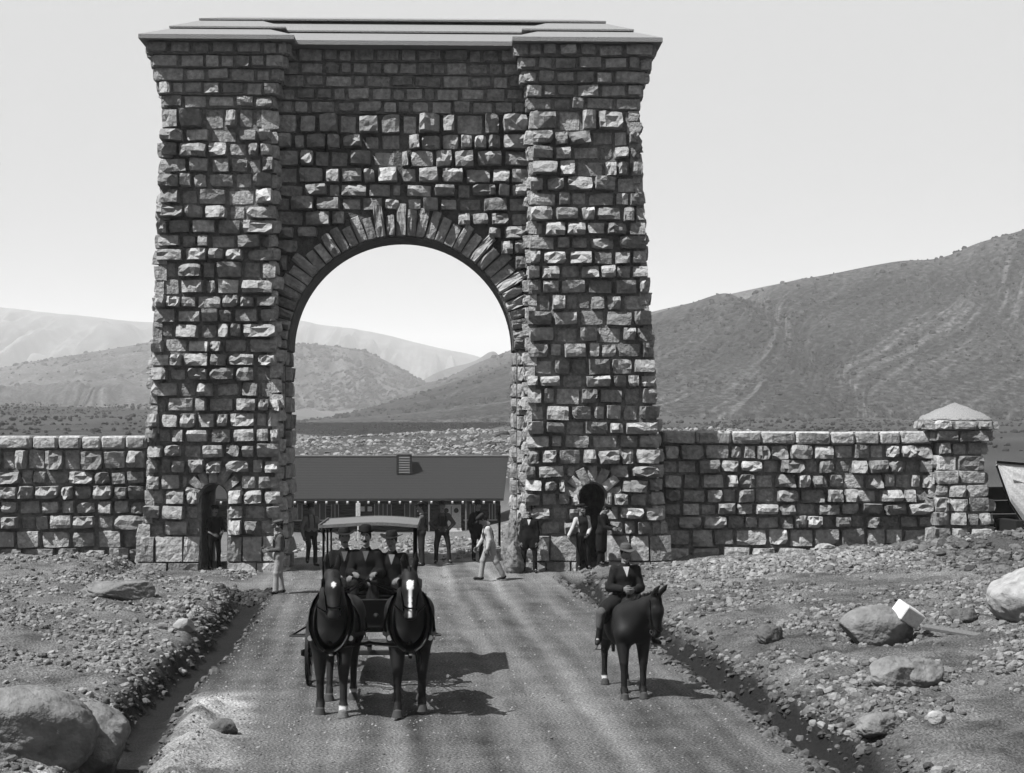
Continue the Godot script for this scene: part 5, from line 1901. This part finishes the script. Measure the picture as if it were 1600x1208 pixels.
func _ready() -> void:
	rng.seed = 20
	# camera, sky, sun, exposure
	var cam := Camera3D.new()
	cam.name = "Camera"
	cam.projection = Camera3D.PROJECTION_FRUSTUM
	cam.near = 0.5
	cam.far = 20000.0
	cam.size = 2.0 * cam.near * 604.0 / 2785.0
	cam.frustum_offset = Vector2(0.0, cam.near * 60.0 / 2785.0)
	cam.position = Vector3(1.42, 4.1, 50.0)
	cam.rotation.y = -deg_to_rad(1.85)
	add_child(cam)
	var env := Environment.new()
	var sky := Sky.new()
	var psm := ProceduralSkyMaterial.new()
	psm.sky_top_color = Color(0.55, 0.55, 0.55)
	psm.sky_horizon_color = Color(0.44, 0.44, 0.44)
	psm.sky_curve = 0.12
	psm.ground_bottom_color = Color(0.25, 0.25, 0.25)
	psm.ground_horizon_color = Color(0.5, 0.5, 0.5)
	psm.sun_angle_max = 0.0
	sky.sky_material = psm
	env.background_mode = Environment.BG_SKY
	env.sky = sky
	env.background_energy_multiplier = 1.0
	env.tonemap_mode = Environment.TONE_MAPPER_LINEAR
	env.tonemap_exposure = 2.6
	env.sdfgi_enabled = true
	env.ssao_enabled = true
	env.ssil_enabled = true
	env.fog_enabled = true
	env.fog_density = 0.00016
	env.fog_light_color = Color(0.95, 0.95, 0.95)
	var we := WorldEnvironment.new()
	we.name = "WorldEnvironment"
	we.environment = env
	add_child(we)
	var sun := DirectionalLight3D.new()
	sun.name = "Sun"
	sun.light_energy = 1.6
	sun.light_angular_distance = 0.5
	sun.light_color = Color(1.0, 1.0, 1.0)
	sun.shadow_enabled = true
	add_child(sun)
	var el := deg_to_rad(54.5)
	var az := deg_to_rad(59.0)
	sun.look_at_from_position(Vector3.ZERO, Vector3(sin(az) * cos(el), -sin(el), -cos(az) * cos(el)), Vector3.UP)

	noise_a.seed = 4
	noise_a.frequency = 0.05
	noise_a.fractal_octaves = 4
	noise_b.seed = 9
	noise_b.frequency = 0.05
	noise_b.fractal_octaves = 3
	make_materials()

	# the land
	make_ground()
	make_hill("mountain_range", "pale hazy mountain range along the skyline at the left", vs([-2300, 330, -5000, -1700, 325, -4700, -1290, 305, -4450, -1135, 296, -4450, -1040, 288, -4450, -929, 280, -4450, -793, 267, -4450, -609, 262, -4450, -409, 271, -4450, -337, 260, -4450, -264, 249, -4450, -176, 232, -4450, -95, 212, -4450, -15, 193, -4450, 50, 180, -4450, 147, 148, -4450, 309, 108, -4450, 600, 60, -4450]), 1700.0, -10.0, 0.14, 0.75, [0.02, 0.2, 0.32], 300, 120, 0.0, 0.9, 0.4, 260.0)
	make_hill("middle_hill", "rounded scrubby hill seen through the arch, in front of the far range", vs([-900, 60, -2300, -650, 58, -2200, -460, 84, -2050, -291, 103, -1950, -220, 98, -1950, -181, 96, -1950, -149, 95, -1950, -106, 89, -1950, -77, 77, -1950, -49, 61, -1950, -20, 45, -1950, 23, 21, -1950, 80, 0, -1950]), 620.0, 10.0, 0.16, 0.16, [0.03, 0.19, 0.3], 220, 110, 0.25, 0.75, 0.35, 55.0)
	make_hill("far_spur", "hazy spur closing the valley behind the right side of the arch", vs([-150, 20, -2600, -64, 59, -2550, -17, 84, -2550, 29, 97, -2550, 57, 111, -2550, 85, 103, -2550, 200, 130, -2550, 400, 150, -2550]), 500.0, 5.0, 0.1, 0.3, [0.06, 0.13, 0.18], 130, 60, 0.2, 0.85, 0.2, 60.0)
	make_hill("valley_slope", "darker slope coming down from the right across the valley", vs([-140, 4, -1450, -79, 14, -1450, -58, 20, -1450, -31, 36, -1450, -4, 44, -1450, 18, 55, -1450, 48, 67, -1450, 82, 82, -1450, 136, 93, -1450, 300, 130, -1450]), 330.0, 4.0, 0.1, 0.28, [0.035, 0.08, 0.22], 200, 110, 0.7, 0.95, 0.8, 30.0)
	make_hill("foothills", "low pale foothills beyond the left wall", vs([-900, 50, -1500, -483, 38, -1450, -377, 33, -1450, -346, 38, -1450, -309, 40, -1450, -277, 39, -1450, -258, 36, -1450, -191, 28, -1450, -120, 18, -1450, -60, 6, -1450]), 420.0, 8.0, 0.3, 0.3, [0.05, 0.14, 0.26], 200, 80, 0.4, 0.8, 0.6, 50.0)
	make_hill("right_hill", "big dark sagebrush hill with pale slide scars rising to the right", vs([-70, 5, -900, -2, 25, -850, 63, 47, -850, 101, 60, -850, 121, 66, -850, 138, 71, -850, 149, 68, -850, 160, 74, -850, 193, 81, -850, 226, 87, -850, 249, 89, -850, 269, 97, -850, 292, 104, -850, 325, 116, -850, 374, 127, -850, 460, 140, -850, 640, 150, -850]), 260.0, 5.0, 0.05, 0.03, [0.03, 0.095, 0.24], 420, 200, -0.95, 0.62, 0.55, 20.0)

	# masonry
	make_stone_units()
	make_arch()
	make_wall("long low wall of rough dark stone running left from the arch", -19.0, -7.35, 3.77, 0.42)
	make_wall("low wall of rough dark stone between the arch and the right pillar", 7.42, 15.25, 3.9, 0.42)
	make_pillar()
	make_depot()
	make_boat()

	# boulders and small things
	rock("huge rounded boulder in the bottom left corner", -3.78, 28.3, Vector3(0.85, 0.58, 0.7), 11, M.boulder, 0.34, 0.4, 9, 0.03)
	rock("grey boulder leaning behind the huge corner boulder", -3.2, 27.4, Vector3(0.6, 0.55, 0.6), 24, M.boulder, 0.34, 1.2, 9, 0.04)
	rock("cracked grey boulder lying on the gravel below the left tower", -6.1, 9.9, Vector3(0.78, 0.36, 0.5), 33, M.boulder, 0.3, 0.2, 12, 0.05)
	rock("small white stone lying left of the ditch", -3.86, 15.0, Vector3(0.24, 0.15, 0.17), 41, M.boulder_pale, 0.25, 0.3, 10, 0.04, "stone")
	rock("dark stone lodged in the chalky bank of the left ditch", -1.62, 26.3, Vector3(0.2, 0.13, 0.16), 42, M.boulder_dark, 0.3, 0.3, 10, 0.05, "stone")
	rock("little pale stone at the left rim of the left ditch", -3.4, 18.2, Vector3(0.13, 0.07, 0.1), 43, M.boulder_pale, 0.25, 0.9, 9, 0.04, "stone")
	rock("big round grey boulder on the right bank, touching the white block", 8.75, 19.2, Vector3(0.66, 0.42, 0.5), 55, M.boulder, 0.3, 0.2, 8, 0.03)
	rock("left one of the two dark flat boulders low on the right bank", 7.85, 24.15, Vector3(0.42, 0.27, 0.34), 56, M.boulder, 0.24, 0.4, 8, 0.03)
	rock("right one of the two dark flat boulders low on the right bank", 8.28, 24.0, Vector3(0.42, 0.25, 0.32), 57, M.boulder, 0.24, 1.0, 8, 0.03)
	rock("large pale boulder at the right edge above the bank", 11.95, 18.2, Vector3(0.95, 0.62, 0.8), 58, M.boulder_pale, 0.2, 0.5, 9, 0.04)
	rock("dark rough rock at the rim of the right ditch, above the bend", 6.95, 19.0, Vector3(0.26, 0.22, 0.2), 59, M.boulder_dark, 0.2, 0.5, 10, 0.08)
	rock("flat rock with a pale patch at the lower rim of the right ditch", 6.85, 27.4, Vector3(0.34, 0.2, 0.25), 60, M.boulder, 0.3, 0.5, 10, 0.06)
	rock("white fist sized stone on the lower right bank", 7.55, 27.5, Vector3(0.12, 0.1, 0.11), 61, M.boulder_pale, 0.15, 0.5, 9, 0.04, "stone")
	rock("dark slab shaped rock left of the large pale boulder", 10.55, 18.2, Vector3(0.34, 0.2, 0.22), 62, M.boulder_dark, 0.15, 0.5, 9, 0.05)
	rock("white broken rock on the ground before the right wall", 11.75, 0.4, Vector3(0.36, 0.16, 0.24), 63, M.boulder_pale, 0.25, 0.3, 12, 0.06)
	rock("tall rough grey rock leaning against the foot of the right jamb", 3.05, 0.6, Vector3(0.36, 0.5, 0.34), 64, M.boulder, 0.14, 0.3, 13, 0.1)
	rock("upright rough rock against the right jamb, behind the leaning one", 3.12, -0.2, Vector3(0.4, 0.8, 0.36), 65, M.boulder, 0.1, 0.9, 14, 0.1)
	var st := flat()
	bx(st, Transform3D.IDENTITY, Vector3(0.46, 0.28, 0.34), 0.02)
	var wb := part("stone_block", st, M.paint_white)
	wb.transform = Transform3D(Basis.from_euler(Vector3(0.35, 0.35, -0.5)), Vector3(9.27, 0.82, 19.35))
	tag(wb, "tilted white dressed block leaning on the big round boulder", "block")
	st = flat()
	bx(st, Transform3D.IDENTITY, Vector3(1.0, 0.06, 0.16), 0.01)
	var pk := part("plank", st, M.grey_wood)
	pk.transform = Transform3D(Basis.from_euler(Vector3(0.2, -0.55, -0.12)), Vector3(9.95, 0.56, 19.7))
	tag(pk, "short grey plank lying on the right bank below the pale boulder", "plank")
	st = flat()
	tube(st, [Vector3(0, -0.3, 0), Vector3(0.0, 1.5, 0)], 0.045, 0.04, 8)
	var po := part("wooden_post", st, M.dark_wood)
	po.position = Vector3(3.0, land(3.0, -12.5), -12.5)
	tag(po, "thin dark post standing behind the arch near the right jamb", "post")
	st = flat()
	bx(st, at(0, 0.55, 0), Vector3(0.16, 0.75, 0.05), 0.01)
	bx(st, at(0, 0.1, 0), Vector3(0.06, 1.0, 0.04), 0.01)
	var bd := part("white_board", st, M.white_wood)
	bd.position = Vector3(-1.92, land(-3.5, -12.0) + 0.9, -12.0)
	tag(bd, "narrow white board on a stake behind the wagon canopy", "board")

	# loose stone
	scatter("rubble", "small broken stone strewn over the left bank", 26000, Rect2(-14, -1.0, 11.5, 31), 0.012, 0.1, func(x, z): return 0.0 if x > ditch_left(z) - 0.45 else 0.45 + 1.4 * noise_a.get_noise_2d(x * 6.0, z * 6.0), Vector2(0.070, 0.240), 71)
	scatter("rubble", "small broken stone strewn over the right bank", 24000, Rect2(4.6, 0.4, 14, 30), 0.012, 0.1, func(x, z): return 0.0 if x < ditch_right(z) + 0.45 else 0.38 + 1.5 * noise_a.get_noise_2d(x * 6.0, z * 6.0), Vector2(0.063, 0.224), 72)
	scatter("rubble", "heaped broken stone below the right wall", 3500, Rect2(7.0, 0.8, 8.0, 6.0), 0.04, 0.14, func(x, z): return exp(-(pow(x - 10.4, 2) / 5.0 + pow(z - 3.4, 2) / 3.0)), Vector2(0.084, 0.256), 73)
	scatter("rubble", "dark clods heaped right of the pillar", 1500, Rect2(13.0, 1.0, 5.5, 15.0), 0.05, 0.2, func(x, z): return 0.7, Vector2(0.042, 0.144), 74)
	scatter("clods", "dark clods along the edges of both ditches", 2600, Rect2(-4.5, 2.0, 12.5, 29.0), 0.025, 0.1, func(x, z): return 0.9 if absf(absf(x - ditch_right(z) - 0.1) - 0.42) < 0.22 or (absf(absf(x - ditch_left(z)) - 0.4) < 0.14 and z > 7.0) else 0.0, Vector2(0.02, 0.12), 80)
	scatter("gravel", "fine gravel on the wagon road", 9000, Rect2(-3.2, 0.0, 9.6, 31.0), 0.008, 0.028, func(x, z): return 0.0 if x < ditch_left(z) + 0.35 or x > ditch_right(z) - 0.3 else 0.25 + 0.8 * sm(2.5, -1.5, x - 0.1), Vector2(0.070, 0.240), 75)
	scatter("rubble", "scattered stones on the ground behind the arch", 2500, Rect2(-6.0, -70.0, 14.0, 66.0), 0.04, 0.16, func(x, z): return 0.5, Vector2(0.084, 0.280), 76)
	scatter("boulder_field", "field of pale boulders on the rise behind the building", 9500, Rect2(-38, -255, 88, 140), 0.12, 0.5, func(x, z): return (0.4 + 0.5 * noise_a.get_noise_2d(x * 0.6, z * 0.6)) * sm(-0.165, -0.14, (x - 1.4) / (50.0 - z)), Vector2(0.06, 0.26), 77)
	scatter("sagebrush", "dark sagebrush dotted over the flat beyond the walls", 16000, Rect2(-280, -800, 560, 640), 0.25, 0.75, func(x, z): return 0.6 if absf((x - 1.4) / (50.0 - z) + 0.06) > 0.07 or z < -330.0 else 0.05, Vector2(0.02, 0.05), 78)
	scatter_hill("right_hill", "hill_shrubs", "dark shrubs dotted over the big right hill", 2600, 1.1, 300)
	scatter_hill("middle_hill", "hill_shrubs", "shrubs dotted over the rounded hill behind the arch", 5000, 2.6, 302)
	scatter_hill("valley_slope", "hill_shrubs", "shrubs dotted over the darker slope across the valley", 900, 1.6, 304)
	scatter("brush", "dark weeds at the head of the left ditch", 260, Rect2(-4.3, 6.0, 1.3, 1.1), 0.05, 0.14, func(x, z): return 0.8, Vector2(0.02, 0.06), 79)

	# the people, horses and wagon
	make_head()
	make_hand()
	make_wagon(Vector3(0.02, land(0.0, 20.4, false), 20.4), 0.0)
	horse("dark wagon horse on the left with a small white star", {"size": 1.05, "harness": true, "star": true, "coat": 0.014, "neck": Vector3(-0.12, 0.1, 0), "head": Vector3(0.28, 0.1, 0), "legs": [[0.1, 0.0], [-0.12, 0.0], [0.0, 0.0], [0.1, 0.0]], "socks": [0, 2], "pale_hooves": [0], "strap_x": 0.14, "hands": Vector3(0.27, 1.56, -2.5)}, Vector3(-0.29, 0.0, 24.12), -0.03)
	horse("dark wagon horse on the right with a long white blaze", {"size": 1.05, "harness": true, "blaze": 0.024, "coat": 0.0095, "neck": Vector3(-0.1, -0.02, 0), "head": Vector3(0.25, 0.06, 0), "legs": [[-0.08, 0.04], [0.12, 0.0], [0.1, 0.0], [-0.1, 0.0]], "strap_x": 0.12, "hands": Vector3(-0.7, 1.56, -2.5)}, Vector3(0.77, 0.0, 24.12), 0.03)
	horse("dark saddle pony carrying the rider, its head turned right", {"size": 0.93, "coat": 0.0095, "neck": Vector3(0.42, 0.42, 0), "head": Vector3(0.2, 0.12, 0), "legs": [[0.0, 0.0], [0.1, 0.0], [0.0, 0.0], [-0.2, 0.0]], "socks": [3]}, Vector3(4.04, 0.0, 22.75), 0.1)
	person("rider in a dark coat and wide brimmed hat on the saddle pony", {"tall": 1.7, "pel": Vector3(0, 1.5, 0), "jacket": true, "tail": 0.3, "top_mat": M.dark_cloth, "leg_mat": M.mid_cloth, "trouser_end": 0.5, "boot": 0.3, "hat": "wide", "hat_mat": M.felt_grey, "front": M.white_cloth, "th_l": Vector3(0.75, -0.5, 0.55), "th_r": Vector3(-0.8, -0.5, 0.5), "sh_l": Vector3(0.1, -1, -0.1), "sh_r": Vector3(-0.12, -1, -0.1), "ua_l": Vector3(0.25, -1, 0.2), "fa_l": Vector3(-0.6, -0.1, 0.8), "ua_r": Vector3(-0.35, -1, 0.15), "fa_r": Vector3(0.75, -0.05, 0.7), "head": Vector3(0.12, 0.1, 0)}, Vector3(4.04, 0.0, 22.7), 0.1)
	add_people()
	add_tack()

func add_tack() -> void:
	var s := thing("saddle", "dark saddle with stirrups on the pony under the rider", "saddle", Vector3(4.04, 0.0, 22.75), 0.1)
	var f := Field.new(Vector3(-0.45, 0.9, -0.5), Vector3(0.45, 1.75, 0.5), 0.02)
	f.cap(Vector3(0, 1.39, -0.22), Vector3(0, 1.4, 0.2), 0.1, 0.08, 0.05)
	f.cap(Vector3(0, 1.46, -0.26), Vector3(0, 1.5, -0.3), 0.1, 0.06, 0.04)
	for q in [-1.0, 1.0]:
		f.cap(Vector3(q * 0.2, 1.34, 0.0), Vector3(q * 0.33, 1.1, 0.05), 0.09, 0.05, 0.05)
	f.cap(Vector3(0, 1.45, 0.22), Vector3(0, 1.56, 0.26), 0.035, 0.04, 0.03)
	obj("seat", f.soup().mesh(), M.leather, s)
	for q in [-1.0, 1.0]:
		var st := flat()
		bar(st, Vector3(q * 0.36, 1.15, 0.08), Vector3(q * 0.42, 0.78, 0.1), 0.012, 0.05)
		tube(st, [Vector3(q * 0.42, 0.78, 0.1), Vector3(q * 0.42 - 0.06, 0.68, 0.1), Vector3(q * 0.42 + 0.06, 0.68, 0.1)], 0.012, 0.012, 6, true)
		part("stirrup", st, M.leather, s)

func scatter_hill(on: String, called: String, label: String, count: int, big: float, seed_: int) -> void:
	# shrubs set on a hill's mesh
	var hill := get_node(on) as MeshInstance3D
	var v: PackedVector3Array = hill.mesh.surface_get_arrays(0)[Mesh.ARRAY_VERTEX]
	var r := RandomNumberGenerator.new()
	r.seed = seed_
	var mm := MultiMesh.new()
	mm.transform_format = MultiMesh.TRANSFORM_3D
	mm.mesh = pebble(seed_)
	mm.instance_count = count
	for k in count:
		var p := v[r.randi_range(int(v.size() * 0.3), v.size() - 1)]
		while noise_a.get_noise_3dv(p * 0.35) < r.randf_range(-0.25, 0.3):
			p = v[r.randi_range(int(v.size() * 0.3), v.size() - 1)]
		var s := big * (0.32 + pow(r.randf(), 4.0))
		mm.set_instance_transform(k, Transform3D(Basis.from_scale(Vector3(s * 1.2, s, s)), p + Vector3(r.randf_range(-1, 1), 0.1, r.randf_range(-1, 1))))
	var o := MultiMeshInstance3D.new()
	o.name = numbered(called)
	o.multimesh = mm
	o.material_override = M.brush
	add_child(o)
	tag(o, label, "shrubs", "", "stuff")
